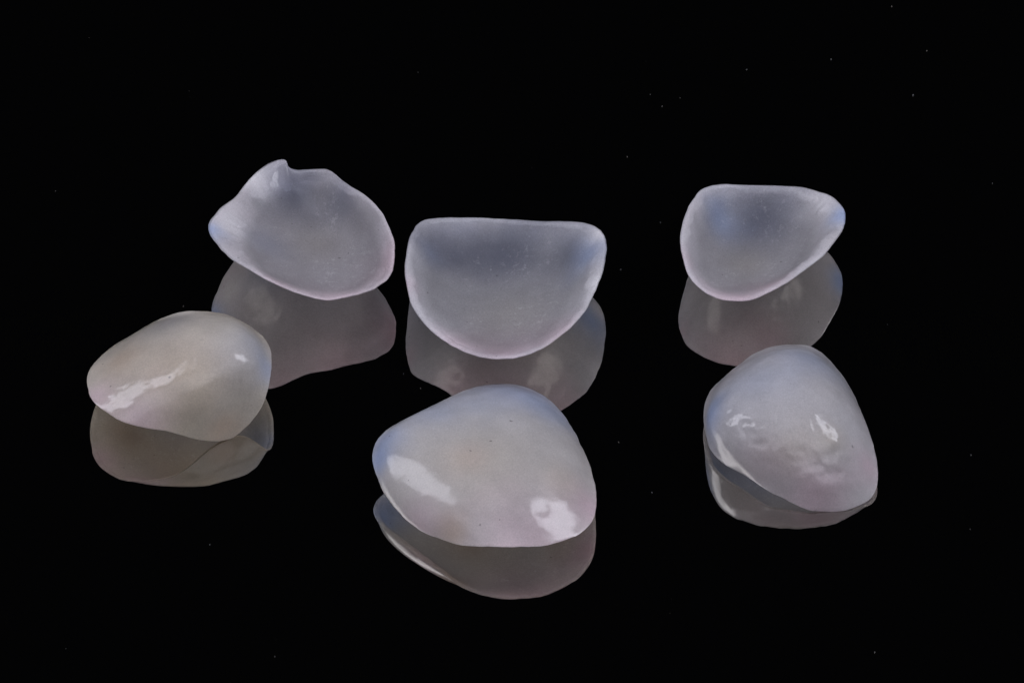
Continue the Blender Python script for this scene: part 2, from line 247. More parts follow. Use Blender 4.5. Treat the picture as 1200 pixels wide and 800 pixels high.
         pm=[0.973,0.973,0.972,0.971,0.97,0.97,0.969,0.968,0.967,0.966,0.965,0.964,0.962,0.961,0.96,0.958,0.956,0.954,0.952,0.95,0.948,0.945,0.943,0.94,0.937,0.935,0.932,0.929,0.926,0.923,0.92,0.917,0.914,0.911,0.909,0.906,0.904,0.901,0.899,0.897,0.896,0.894,0.893,0.891,0.89,0.889,0.888,0.887,0.886,0.885,0.885,0.884,0.883,0.883,0.882,0.882,0.881,0.881,0.88,0.88,0.879,0.879,0.878,0.878,0.877,0.877,0.877,0.877,0.877,0.876,0.876,0.876,0.876,0.876,0.876,0.877,0.877,0.877,0.877,0.878,0.878,0.879,0.879,0.88,0.88,0.881,0.882,0.882,0.883,0.884,0.885,0.886,0.887,0.888,0.889,0.891,0.892,0.893,0.895,0.896,0.897,0.899,0.9,0.902,0.904,0.905,0.907,0.908,0.91,0.912,0.914,0.915,0.917,0.919,0.921,0.922,0.924,0.926,0.928,0.929,0.931,0.933,0.935,0.937,0.938,0.94,0.942,0.943,0.945,0.947,0.948,0.95,0.952,0.953,0.955,0.956,0.958,0.959,0.961,0.962,0.963,0.964,0.966,0.967,0.968,0.969,0.97,0.971,0.972,0.973,0.973,0.974,0.975,0.976,0.976,0.977,0.977,0.978,0.978,0.979,0.979,0.979,0.979,0.979,0.98,0.98,0.98,0.979,0.979,0.979,0.979,0.979,0.978,0.978,0.977,0.977,0.976,0.976,0.975,0.974],
         lip=[0.032,0.0316,0.0312,0.0308,0.0303,0.0297,0.0292,0.0286,0.028,0.0274,0.0268,0.0262,0.0256,0.0251,0.0245,0.0239,0.0234,0.0229,0.0224,0.022,0.0215,0.0212,0.0209,0.0206,0.0204,0.0202,0.0201,0.02,0.02,0.0201,0.0202,0.0204,0.0206,0.0208,0.0212,0.0215,0.022,0.0224,0.0229,0.0235,0.0241,0.0248,0.0255,0.0263,0.0273,0.0283,0.0294,0.0307,0.0321,0.0337,0.0354,0.0372,0.0391,0.0411,0.0431,0.0454,0.0477,0.05,0.0523,0.0545,0.0565,0.0583,0.0599,0.0611,0.0619,0.0622,0.062,0.0614,0.0603,0.0589,0.0574,0.0558,0.0545,0.0535,0.053,0.0529,0.0533,0.054,0.0549,0.0556,0.056,0.056,0.0554,0.0542,0.0526,0.0507,0.0485,0.0463,0.0443,0.0424,0.0409,0.0396,0.0387,0.038,0.0376,0.0374,0.0373,0.0373,0.0375,0.0377,0.0379,0.0382,0.0385,0.0388,0.0392,0.0395,0.0399,0.0403,0.0407,0.0411,0.0414,0.0418,0.0421,0.0424,0.0427,0.0429,0.0431,0.0432,0.0433,0.0433,0.0433,0.0432,0.0431,0.0429,0.0427,0.0424,0.0421,0.0417,0.0414,0.041,0.0406,0.0402,0.0399,0.0395,0.0391,0.0388,0.0385,0.0381,0.0379,0.0376,0.0374,0.0371,0.0369,0.0368,0.0366,0.0365,0.0363,0.0362,0.0361,0.036,0.0359,0.0358,0.0357,0.0356,0.0354,0.0352,0.035,0.0348,0.0346,0.0344,0.0342,0.0339,0.0337,0.0336,0.0335,0.0334,0.0333,0.0334,0.0334,0.0334,0.0334,0.0335,0.0334,0.0334,0.0333,0.0332,0.033,0.0328,0.0326,0.0323],
         label='broad half-round veneer lying hollow side up with a straight far edge',
         thick=0.022,
         e_in=0.78,
         bevel=0.34,
         thin=0.6,
         thin_from=0.62,
         lobes=0.006,
         ripple=0.0034,
         base=(0.74,0.73,0.76),
         relax=0,
         ease=1.5,
         smooth=3.5,
         orange_peel=[],
         dents=[],
         tint=[(-0.022,0.462,0.016,0.207,0.33,0.34,0.42,0.3,0.9),(-0.297,0.44,0.054,0.167,0.33,0.34,0.42,0.3,0.85),(0.232,0.389,0.1,0.167,0.33,0.34,0.42,0.3,0.8),(-0.193,0.56,0.035,0.133,0.33,0.34,0.42,0.3,0.6),(0.062,0.522,0.073,0.133,0.33,0.34,0.42,0.3,0.45),(0.319,0.289,0.157,0.107,0.55,0.66,0.92,0.18,0.8),(-0.344,0.372,0.092,0.073,0.55,0.66,0.92,0.18,0.4),(-0.027,-0.22,0.129,0.2,0.84,0.69,0.75,0.02,0.75),(-0.237,-0.135,0.115,0.133,0.84,0.69,0.75,0.02,0.5),(0.195,-0.172,0.205,0.15,0.84,0.69,0.75,0.02,0.6),(-0.01,0.08,0.029,0.183,0.8,0.73,0.6,0.06,0.25),(0.357,0.391,0.21,0.067,0.98,0.97,1.0,0,0.95),(0.336,0.071,0.242,0.067,0.98,0.97,1.0,0,0.8),(-0.414,0.109,0.205,0.06,0.84,0.69,0.75,0.02,0.5)]),  # dark grey patches: thin ceramic plus the far wall's shade painted across the floor
    dict(rim=[[0.7497,0.6835,0.1709],[0.7587,0.6939,0.1669],[0.7684,0.7028,0.1629],[0.7782,0.7114,0.1589],[0.7881,0.7189,0.1551],[0.7982,0.7247,0.1514],[0.8084,0.7299,0.1478],[0.8186,0.7352,0.1442],[0.8287,0.7402,0.1406],[0.8389,0.7445,0.1372],[0.8491,0.7475,0.134],[0.8593,0.75,0.131],[0.8694,0.7524,0.1281],[0.8796,0.7546,0.1254],[0.8897,0.7565,0.1229],[0.8999,0.7581,0.1207],[0.91,0.7594,0.1189],[0.9201,0.7604,0.1173],[0.9302,0.761,0.1161],[0.9403,0.7612,0.1153],[0.9504,0.7612,0.1148],[0.9605,0.761,0.1146],[0.9706,0.7607,0.1147],[0.9806,0.7601,0.1151],[0.9906,0.7593,0.1157],[1.0007,0.7584,0.1164],[1.0107,0.7573,0.1173],[1.0207,0.7561,0.1182],[1.0308,0.7549,0.1192],[1.0408,0.7536,0.1203],[1.0508,0.7521,0.1214],[1.0608,0.7503,0.1225],[1.0708,0.7484,0.1237],[1.0807,0.7463,0.1249],[1.0907,0.7443,0.1261],[1.1007,0.7422,0.1274],[1.1106,0.74,0.1287],[1.1206,0.7378,0.1301],[1.1306,0.7355,0.1315],[1.1405,0.7332,0.133],[1.1504,0.7302,0.1345],[1.16,0.7256,0.1362],[1.1695,0.7198,0.138],[1.1789,0.7137,0.1399],[1.1883,0.7076,0.1419],[1.1978,0.7015,0.1439],[1.2072,0.6955,0.1459],[1.2167,0.6896,0.1478],[1.2262,0.6837,0.1498],[1.2356,0.6779,0.1518],[1.2451,0.672,0.1538],[1.2542,0.6652,0.1559],[1.2624,0.6559,0.1582],[1.2698,0.6443,0.1607],[1.277,0.6322,0.1633],[1.2841,0.62,0.166],[1.2909,0.6074,0.1686],[1.297,0.5937,0.1714],[1.3025,0.5793,0.1742],[1.308,0.5648,0.1771],[1.3124,0.5497,0.1799],[1.3147,0.5334,0.1828],[1.3154,0.5162,0.1857],[1.3152,0.4991,0.1886],[1.3132,0.4823,0.1913],[1.3099,0.4658,0.194],[1.3064,0.4493,0.1967],[1.3028,0.4329,0.1993],[1.2985,0.4172,0.2019],[1.2931,0.4023,0.2043],[1.2873,0.3879,0.2066],[1.2814,0.3734,0.2089],[1.2754,0.3592,0.2112],[1.2692,0.3453,0.2134],[1.2627,0.3318,0.2154],[1.2562,0.3185,0.2174],[1.2496,0.3053,0.2194],[1.2431,0.2922,0.2212],[1.2366,0.2792,0.2228],[1.23,0.2666,0.2243],[1.2229,0.255,0.2256],[1.2152,0.2444,0.2266],[1.2073,0.2343,0.2275],[1.1995,0.2245,0.2281],[1.1917,0.2148,0.2285],[1.1838,0.2056,0.2287],[1.1758,0.1968,0.2286],[1.1677,0.1887,0.2282],[1.1595,0.1809,0.2276],[1.1513,0.1734,0.2267],[1.1432,0.1662,0.2255],[1.1351,0.1592,0.2241],[1.1269,0.1525,0.2225],[1.1188,0.1461,0.2206],[1.1106,0.1401,0.2186],[1.1022,0.1345,0.2165],[1.0938,0.129,0.2143],[1.0854,0.1236,0.212],[1.0771,0.1183,0.2097],[1.0687,0.1129,0.2075],[1.0603,0.1074,0.2053],[1.0518,0.102,0.2032],[1.0432,0.0971,0.2012],[1.0343,0.0926,0.1992],[1.0254,0.0882,0.1974],[1.0164,0.0837,0.1957],[1.0075,0.0792,0.194],[0.9985,0.0744,0.1925],[0.9896,0.0696,0.1911],[0.9807,0.0646,0.1897],[0.9718,0.0595,0.1885],[0.9629,0.0544,0.1873],[0.9539,0.0494,0.1861],[0.9447,0.0456,0.185],[0.9351,0.0437,0.1839],[0.9253,0.0426,0.1828],[0.9155,0.0415,0.1817],[0.9058,0.0403,0.1807],[0.896,0.0391,0.1798],[0.8862,0.0384,0.1789],[0.8764,0.0393,0.1781],[0.8666,0.0412,0.1774],[0.8569,0.0432,0.1767],[0.8471,0.0452,0.1761],[0.8373,0.0471,0.1756],[0.8274,0.0488,0.1752],[0.8178,0.0513,0.175],[0.8085,0.0556,0.1749],[0.7995,0.0609,0.1749],[0.7905,0.0662,0.175],[0.7814,0.0714,0.1753],[0.7724,0.0764,0.1757],[0.7636,0.0819,0.1763],[0.7554,0.0886,0.1771],[0.7475,0.0959,0.178],[0.7397,0.1032,0.1791],[0.7318,0.1104,0.1804],[0.7241,0.1176,0.1818],[0.7169,0.1255,0.1833],[0.7107,0.1344,0.185],[0.7048,0.1439,0.1868],[0.6989,0.1531,0.1887],[0.6931,0.1623,0.1908],[0.6875,0.1716,0.1929],[0.683,0.1817,0.1951],[0.68,0.1927,0.1973],[0.6777,0.2041,0.1996],[0.6753,0.2154,0.2019],[0.673,0.2268,0.2043],[0.6706,0.2381,0.2066],[0.6683,0.2495,0.2089],[0.6659,0.261,0.2111],[0.6636,0.2726,0.2132],[0.6614,0.2845,0.2152],[0.6597,0.2966,0.217],[0.6581,0.3089,0.2186],[0.6566,0.3215,0.22],[0.6559,0.3344,0.2211],[0.6567,0.3475,0.2221],[0.6584,0.361,0.2227],[0.6601,0.3747,0.2231],[0.6618,0.3887,0.2232],[0.6639,0.4029,0.223],[0.6664,0.4174,0.2225],[0.6691,0.4322,0.2217],[0.6717,0.4473,0.2205],[0.6745,0.4627,0.219],[0.6778,0.4783,0.2171],[0.6817,0.4939,0.215],[0.6858,0.5097,0.2125],[0.69,0.5259,0.2097],[0.6941,0.5423,0.2067],[0.6986,0.5588,0.2033],[0.704,0.5748,0.1998],[0.7099,0.5906,0.1961],[0.7159,0.6066,0.1922],[0.722,0.6227,0.1881],[0.7284,0.6386,0.1838],[0.7351,0.6542,0.1795],[0.7421,0.6697,0.1751]],
         cc=[0.9499,0.4383,0.177],
         n=[-0.0878,0.0806,-0.9929],
         plane=[0.0042,-0.09,-0.9959],
         swing=2.5,
         H=0.1748,
         e=0.88,
         pm=[1.126,1.129,1.131,1.133,1.135,1.137,1.139,1.142,1.144,1.146,1.147,1.149,1.151,1.153,1.155,1.157,1.158,1.16,1.161,1.162,1.163,1.164,1.165,1.165,1.165,1.165,1.164,1.164,1.163,1.162,1.161,1.159,1.158,1.156,1.154,1.152,1.15,1.149,1.147,1.145,1.143,1.14,1.138,1.136,1.134,1.131,1.129,1.127,1.125,1.123,1.121,1.119,1.116,1.114,1.111,1.109,1.106,1.103,1.101,1.098,1.095,1.093,1.09,1.087,1.084,1.081,1.079,1.076,1.073,1.07,1.068,1.065,1.062,1.059,1.056,1.053,1.05,1.047,1.044,1.04,1.037,1.034,1.03,1.027,1.024,1.02,1.017,1.013,1.01,1.006,1.003,0.999,0.996,0.992,0.989,0.986,0.983,0.98,0.978,0.975,0.973,0.971,0.97,0.968,0.967,0.966,0.965,0.964,0.964,0.964,0.964,0.964,0.964,0.964,0.965,0.965,0.966,0.967,0.968,0.969,0.971,0.972,0.973,0.975,0.976,0.978,0.98,0.982,0.984,0.986,0.988,0.99,0.992,0.994,0.996,0.999,1.001,1.003,1.006,1.008,1.011,1.014,1.016,1.019,1.022,1.024,1.027,1.03,1.033,1.036,1.038,1.041,1.044,1.047,1.05,1.053,1.056,1.059,1.062,1.065,1.068,1.072,1.075,1.078,1.081,1.084,1.087,1.09,1.093,1.096,1.099,1.102,1.105,1.107,1.11,1.113,1.116,1.119,1.121,1.124],
         lip=[0.034,0.0338,0.0336,0.0333,0.033,0.0327,0.0325,0.0322,0.0319,0.0316,0.0314,0.0311,0.0309,0.0307,0.0305,0.0304,0.0302,0.0301,0.03,0.03,0.03,0.03,0.0301,0.0302,0.0303,0.0305,0.0306,0.0308,0.0311,0.0313,0.0316,0.032,0.0323,0.0327,0.0332,0.0337,0.0342,0.0349,0.0356,0.0364,0.0373,0.0383,0.0395,0.0408,0.0422,0.0437,0.0453,0.047,0.0488,0.0505,0.0522,0.0539,0.0557,0.0574,0.0591,0.0606,0.0618,0.0629,0.0637,0.0643,0.0645,0.0645,0.0643,0.0638,0.0631,0.0621,0.0609,0.0595,0.058,0.0564,0.0547,0.0531,0.0515,0.05,0.0487,0.0476,0.0467,0.046,0.0456,0.0453,0.0453,0.0453,0.0455,0.0457,0.0459,0.0461,0.0462,0.0463,0.0463,0.0462,0.0459,0.0456,0.0452,0.0447,0.0442,0.0436,0.043,0.0424,0.0419,0.0413,0.0408,0.0404,0.0401,0.0398,0.0396,0.0395,0.0395,0.0396,0.0398,0.04,0.0403,0.0406,0.0409,0.0413,0.0417,0.0421,0.0424,0.0427,0.043,0.0431,0.0433,0.0433,0.0433,0.0432,0.0431,0.0428,0.0426,0.0422,0.0419,0.0415,0.0411,0.0406,0.0402,0.0398,0.0394,0.0391,0.0387,0.0384,0.0381,0.0379,0.0377,0.0375,0.0373,0.0372,0.0371,0.037,0.0369,0.0368,0.0368,0.0367,0.0367,0.0366,0.0366,0.0365,0.0365,0.0365,0.0364,0.0364,0.0364,0.0363,0.0363,0.0362,0.0362,0.0361,0.036,0.036,0.0359,0.0358,0.0357,0.0356,0.0355,0.0354,0.0353,0.0352,0.035,0.0349,0.0347,0.0346,0.0344,0.0342],
         label='smallest hollow-side-up veneer, unchipped, with one bluish pointed end',
         thick=0.022,
         e_in=0.78,
         bevel=0.4,
         thin=0.6,
         thin_from=0.62,
         lobes=0.006,
         ripple=0.0034,
         base=(0.75,0.73,0.76),
         relax=0,
         ease=1.5,
         smooth=3.5,
         orange_peel=[(0.98,0.451,0.005,0.2,0.003)],
         dents=[],
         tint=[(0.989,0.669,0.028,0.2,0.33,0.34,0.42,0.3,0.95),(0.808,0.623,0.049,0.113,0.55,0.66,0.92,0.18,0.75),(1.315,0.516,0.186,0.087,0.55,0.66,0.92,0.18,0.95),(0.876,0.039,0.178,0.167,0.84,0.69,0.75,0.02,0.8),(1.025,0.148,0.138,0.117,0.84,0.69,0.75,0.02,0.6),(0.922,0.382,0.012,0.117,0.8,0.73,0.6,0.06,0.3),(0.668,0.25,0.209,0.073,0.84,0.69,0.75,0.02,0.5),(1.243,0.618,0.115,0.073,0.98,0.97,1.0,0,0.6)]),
    dict(rim=[[-1.6421,-0.3713,0.1488],[-1.6427,-0.3521,0.1445],[-1.6421,-0.3325,0.1398],[-1.6405,-0.3132,0.135],[-1.6374,-0.2944,0.13],[-1.6337,-0.2755,0.1248],[-1.6294,-0.257,0.1194],[-1.6239,-0.2398,0.1142],[-1.6175,-0.2235,0.109],[-1.6109,-0.2071,0.1036],[-1.6043,-0.1905,0.098],[-1.5976,-0.174,0.0923],[-1.5905,-0.158,0.0867],[-1.583,-0.1428,0.0812],[-1.5753,-0.1279,0.0758],[-1.5676,-0.113,0.0704],[-1.5599,-0.0982,0.0653],[-1.552,-0.0841,0.0604],[-1.5436,-0.0713,0.0561],[-1.5348,-0.06,0.0523],[-1.5258,-0.0494,0.0491],[-1.5167,-0.0395,0.0465],[-1.5076,-0.0303,0.0448],[-1.4984,-0.0221,0.0439],[-1.4893,-0.0147,0.0442],[-1.4803,-0.008,0.0457],[-1.4714,-0.0024,0.0487],[-1.4624,0.0017,0.0533],[-1.4533,0.0043,0.0593],[-1.4439,0.0049,0.0669],[-1.4342,0.0039,0.0758],[-1.4242,0.001,0.086],[-1.414,-0.0034,0.0972],[-1.4038,-0.0088,0.1093],[-1.3936,-0.0147,0.122],[-1.3834,-0.0208,0.1351],[-1.3732,-0.0269,0.1482],[-1.3628,-0.0333,0.161],[-1.3524,-0.0394,0.1734],[-1.3417,-0.0456,0.185],[-1.3311,-0.0508,0.1955],[-1.3205,-0.0549,0.2048],[-1.3099,-0.0583,0.2127],[-1.2991,-0.0616,0.2192],[-1.2882,-0.064,0.2242],[-1.2775,-0.0648,0.2276],[-1.2668,-0.064,0.2295],[-1.2562,-0.0624,0.2298],[-1.2455,-0.0608,0.2288],[-1.2349,-0.0588,0.2264],[-1.2243,-0.0558,0.2229],[-1.2137,-0.0517,0.2184],[-1.2032,-0.0469,0.2131],[-1.1927,-0.0415,0.2072],[-1.1823,-0.0358,0.201],[-1.1718,-0.0299,0.1947],[-1.1614,-0.0244,0.1883],[-1.1509,-0.0199,0.182],[-1.1406,-0.0164,0.1759],[-1.1302,-0.0135,0.1702],[-1.1199,-0.0116,0.1649],[-1.1097,-0.0115,0.1601],[-1.0998,-0.0129,0.1558],[-1.0898,-0.0152,0.1523],[-1.0798,-0.0182,0.1494],[-1.0697,-0.022,0.1474],[-1.0599,-0.0272,0.146],[-1.0504,-0.0341,0.1453],[-1.041,-0.0422,0.1453],[-1.0316,-0.051,0.146],[-1.0221,-0.0604,0.1472],[-1.0127,-0.0702,0.149],[-1.0034,-0.081,0.1512],[-0.9946,-0.0931,0.1538],[-0.986,-0.106,0.1568],[-0.9774,-0.1192,0.16],[-0.9688,-0.1325,0.1634],[-0.9607,-0.1464,0.1668],[-0.9534,-0.1617,0.1704],[-0.9467,-0.1777,0.174],[-0.9405,-0.1939,0.1775],[-0.936,-0.2108,0.1808],[-0.9334,-0.2287,0.184],[-0.9314,-0.2466,0.1869],[-0.9295,-0.2641,0.1894],[-0.928,-0.2812,0.1915],[-0.9274,-0.2979,0.193],[-0.9274,-0.314,0.194],[-0.9277,-0.3295,0.1944],[-0.9279,-0.3443,0.1941],[-0.9282,-0.3584,0.1931],[-0.9288,-0.3716,0.1913],[-0.9302,-0.384,0.1887],[-0.932,-0.3955,0.1853],[-0.9338,-0.4061,0.1811],[-0.9357,-0.416,0.1761],[-0.9378,-0.425,0.1703],[-0.9406,-0.433,0.1638],[-0.9438,-0.4402,0.1566],[-0.9473,-0.4467,0.1487],[-0.9507,-0.4527,0.1402],[-0.9542,-0.4581,0.1312],[-0.9579,-0.463,0.1219],[-0.9625,-0.4672,0.1124],[-0.9681,-0.4705,0.1026],[-0.9741,-0.4734,0.0928],[-0.9801,-0.4763,0.0829],[-0.9861,-0.4793,0.073],[-0.9922,-0.4823,0.0635],[-0.9991,-0.4849,0.0543],[-1.0066,-0.4873,0.0456],[-1.0143,-0.4898,0.0374],[-1.0221,-0.4929,0.0297],[-1.0298,-0.4967,0.0228],[-1.0377,-0.5009,0.0167],[-1.046,-0.5053,0.0115],[-1.0545,-0.5103,0.0072],[-1.0629,-0.5162,0.0039],[-1.0713,-0.5231,0.0015],[-1.0802,-0.5295,0.0003],[-1.09,-0.5341,0.0],[-1.1004,-0.5381,0.0006],[-1.1107,-0.543,0.0021],[-1.1209,-0.5485,0.0046],[-1.1312,-0.5533,0.0078],[-1.1417,-0.5569,0.0116],[-1.1522,-0.5603,0.0162],[-1.1626,-0.5645,0.0215],[-1.173,-0.5694,0.0275],[-1.1833,-0.575,0.0342],[-1.1936,-0.5809,0.0415],[-1.2038,-0.5861,0.049],[-1.2138,-0.5899,0.0566],[-1.2238,-0.5932,0.0643],[-1.2337,-0.5967,0.0722],[-1.2436,-0.6002,0.0801],[-1.2535,-0.6036,0.0879],[-1.2635,-0.6068,0.0955],[-1.2734,-0.6096,0.1026],[-1.2834,-0.6119,0.1092],[-1.2934,-0.6135,0.1152],[-1.3035,-0.6145,0.1205],[-1.3136,-0.6148,0.1251],[-1.3237,-0.6146,0.1291],[-1.334,-0.6147,0.1324],[-1.3444,-0.6157,0.1352],[-1.355,-0.617,0.1376],[-1.3655,-0.618,0.1397],[-1.3761,-0.6186,0.1417],[-1.3865,-0.6182,0.1436],[-1.397,-0.6171,0.1454],[-1.4074,-0.6158,0.1473],[-1.4178,-0.6145,0.1491],[-1.4282,-0.6132,0.151],[-1.4386,-0.6119,0.1529],[-1.449,-0.6106,0.1548],[-1.4594,-0.6088,0.1566],[-1.4696,-0.6064,0.1585],[-1.4799,-0.6038,0.1603],[-1.4901,-0.601,0.1621],[-1.5003,-0.5981,0.1637],[-1.5102,-0.5942,0.1652],[-1.5194,-0.5882,0.1668],[-1.5281,-0.5806,0.1682],[-1.5368,-0.5726,0.1694],[-1.5455,-0.5644,0.1704],[-1.5542,-0.5559,0.1711],[-1.5631,-0.5475,0.1716],[-1.5724,-0.5396,0.1717],[-1.5819,-0.5319,0.1716],[-1.5914,-0.5239,0.1713],[-1.6004,-0.515,0.1708],[-1.6081,-0.5037,0.1699],[-1.6143,-0.49,0.1686],[-1.6202,-0.4753,0.167],[-1.6258,-0.46,0.1649],[-1.6303,-0.4437,0.1625],[-1.6337,-0.4264,0.1597],[-1.6368,-0.4084,0.1564],[-1.6398,-0.39,0.1527]],
         cc=[-1.1533,-0.3149,0.1287],
         n=[0.1838,-0.2522,0.95],
         plane=[-0.0078,-0.068,0.9977],
         swing=3.384,
         H=0.2209,
         e=0.88,
         pm=[0.7,0.706,0.716,0.725,0.735,0.745,0.755,0.764,0.774,0.783,0.793,0.803,0.813,0.823,0.833,0.843,0.854,0.864,0.874,0.883,0.893,0.902,0.911,0.92,0.928,0.936,0.943,0.949,0.955,0.958,0.961,0.962,0.962,0.961,0.958,0.953,0.948,0.941,0.933,0.923,0.913,0.902,0.89,0.877,0.864,0.85,0.836,0.822,0.807,0.793,0.778,0.764,0.751,0.738,0.725,0.714,0.703,0.7,0.7,0.7,0.7,0.7,0.7,0.7,0.7,0.7,0.7,0.7,0.7,0.7,0.7,0.7,0.7,0.7,0.7,0.7,0.7,0.7,0.7,0.7,0.7,0.7,0.7,0.7,0.702,0.712,0.722,0.732,0.743,0.754,0.766,0.778,0.791,0.803,0.816,0.829,0.842,0.855,0.868,0.881,0.893,0.906,0.918,0.93,0.942,0.953,0.963,0.973,0.983,0.992,1.0,1.007,1.014,1.02,1.025,1.029,1.033,1.035,1.036,1.036,1.036,1.034,1.032,1.028,1.024,1.019,1.012,1.005,0.997,0.987,0.976,0.964,0.952,0.938,0.923,0.907,0.89,0.872,0.853,0.833,0.813,0.792,0.772,0.752,0.732,0.715,0.7,0.7,0.7,0.7,0.7,0.7,0.7,0.7,0.7,0.7,0.7,0.7,0.7,0.7,0.7,0.7,0.7,0.7,0.7,0.7,0.7,0.7,0.7,0.7,0.7,0.7,0.7,0.7,0.7,0.7,0.7,0.7,0.7,0.7],
         lip=[0.0233,0.0233,0.0233,0.0233,0.0233,0.0233,0.0233,0.0233,0.0233,0.0233,0.0233,0.0233,0.0233,0.0233,0.0233,0.0233,0.0233,0.0233,0.0233,0.0233,0.0233,0.0233,0.0233,0.0233,0.0233,0.0233,0.0233,0.0233,0.0233,0.0233,0.0233,0.0233,0.0233,0.0233,0.0233,0.0233,0.0233,0.0233,0.0233,0.0233,0.0233,0.0233,0.0233,0.0233,0.0233,0.0233,0.0233,0.0233,0.0233,0.0233,0.0233,0.0233,0.0233,0.0233,0.0233,0.0233,0.0233,0.0233,0.0233,0.0233,0.0233,0.0233,0.0233,0.0233,0.0233,0.0233,0.0233,0.0233,0.0233,0.0233,0.0233,0.0233,0.0233,0.0233,0.0233,0.0233,0.0233,0.0233,0.0233,0.0233,0.0233,0.0233,0.0233,0.0233,0.0233,0.0233,0.0233,0.0233,0.0233,0.0233,0.0233,0.0233,0.0233,0.0233,0.0233,0.0233,0.0233,0.0233,0.0233,0.0233,0.0233,0.0233,0.0233,0.0233,0.0233,0.0233,0.0233,0.0233,0.0233,0.0233,0.0233,0.0233,0.0233,0.0233,0.0233,0.0233,0.0233,0.0233,0.0233,0.0233,0.0233,0.0233,0.0233,0.0233,0.0233,0.0233,0.0233,0.0233,0.0233,0.0233,0.0233,0.0233,0.0233,0.0233,0.0233,0.0233,0.0233,0.0233,0.0233,0.0233,0.0233,0.0233,0.0233,0.0233,0.0233,0.0233,0.0233,0.0233,0.0233,0.0233,0.0233,0.0233,0.0233,0.0233,0.0233,0.0233,0.0233,0.0233,0.0233,0.0233,0.0233,0.0233,0.0233,0.0233,0.0233,0.0233,0.0233,0.0233,0.0233,0.0233,0.0233,0.0233,0.0233,0.0233,0.0233,0.0233,0.0233,0.0233,0.0233,0.0233],
         label='warm cream veneer lying glazed side up in front of the chipped one',
         thick=0.06,
         e_in=0.78,
         bevel=0.3,
         thin=0.6,
         thin_from=0.62,
         lobes=0.006,
         ripple=0.0024,
         base=(0.83,0.78,0.7),
         relax=40,
         ease=1.5,
         smooth=3.5,
         orange_peel=[(-1.5,-0.517,0.222,0.1,0.007),(-0.995,-0.456,0.253,0.093,0.007),(-1.023,-0.493,0.096,0.087,0.007)],
         dents=[(-0.99,-0.459,0.241,0.047,0.01),(-1.084,-0.503,0.231,0.073,0.01)],
         tint=[(-0.98,-0.291,0.279,0.133,0.55,0.66,0.92,0.18,0.35),(-0.939,-0.366,0.222,0.073,0.55,0.66,0.92,0.18,0.5),(-1.07,-0.416,0.326,0.15,0.55,0.66,0.92,0.18,0.2),(-1.264,-0.486,0.305,0.233,0.82,0.67,0.54,0.04,0.5),(-1.212,-0.525,0.279,0.133,0.8,0.73,0.6,0.06,0.4),(-1.115,-0.545,0.075,0.093,0.82,0.67,0.54,0.04,0.8),(-1.242,-0.597,0.124,0.133,0.8,0.73,0.6,0.06,0.6),(-1.603,-0.475,0.178,0.1,0.84,0.69,0.75,0.02,0.7),(-1.435,-0.599,0.18,0.133,0.84,0.69,0.75,0.02,0.65),(-1.509,-0.311,0.226,0.117,0.82,0.67,0.54,0.04,0.65),(-1.33,-0.146,0.26,0.133,0.33,0.34,0.42,0.3,0.4)]),
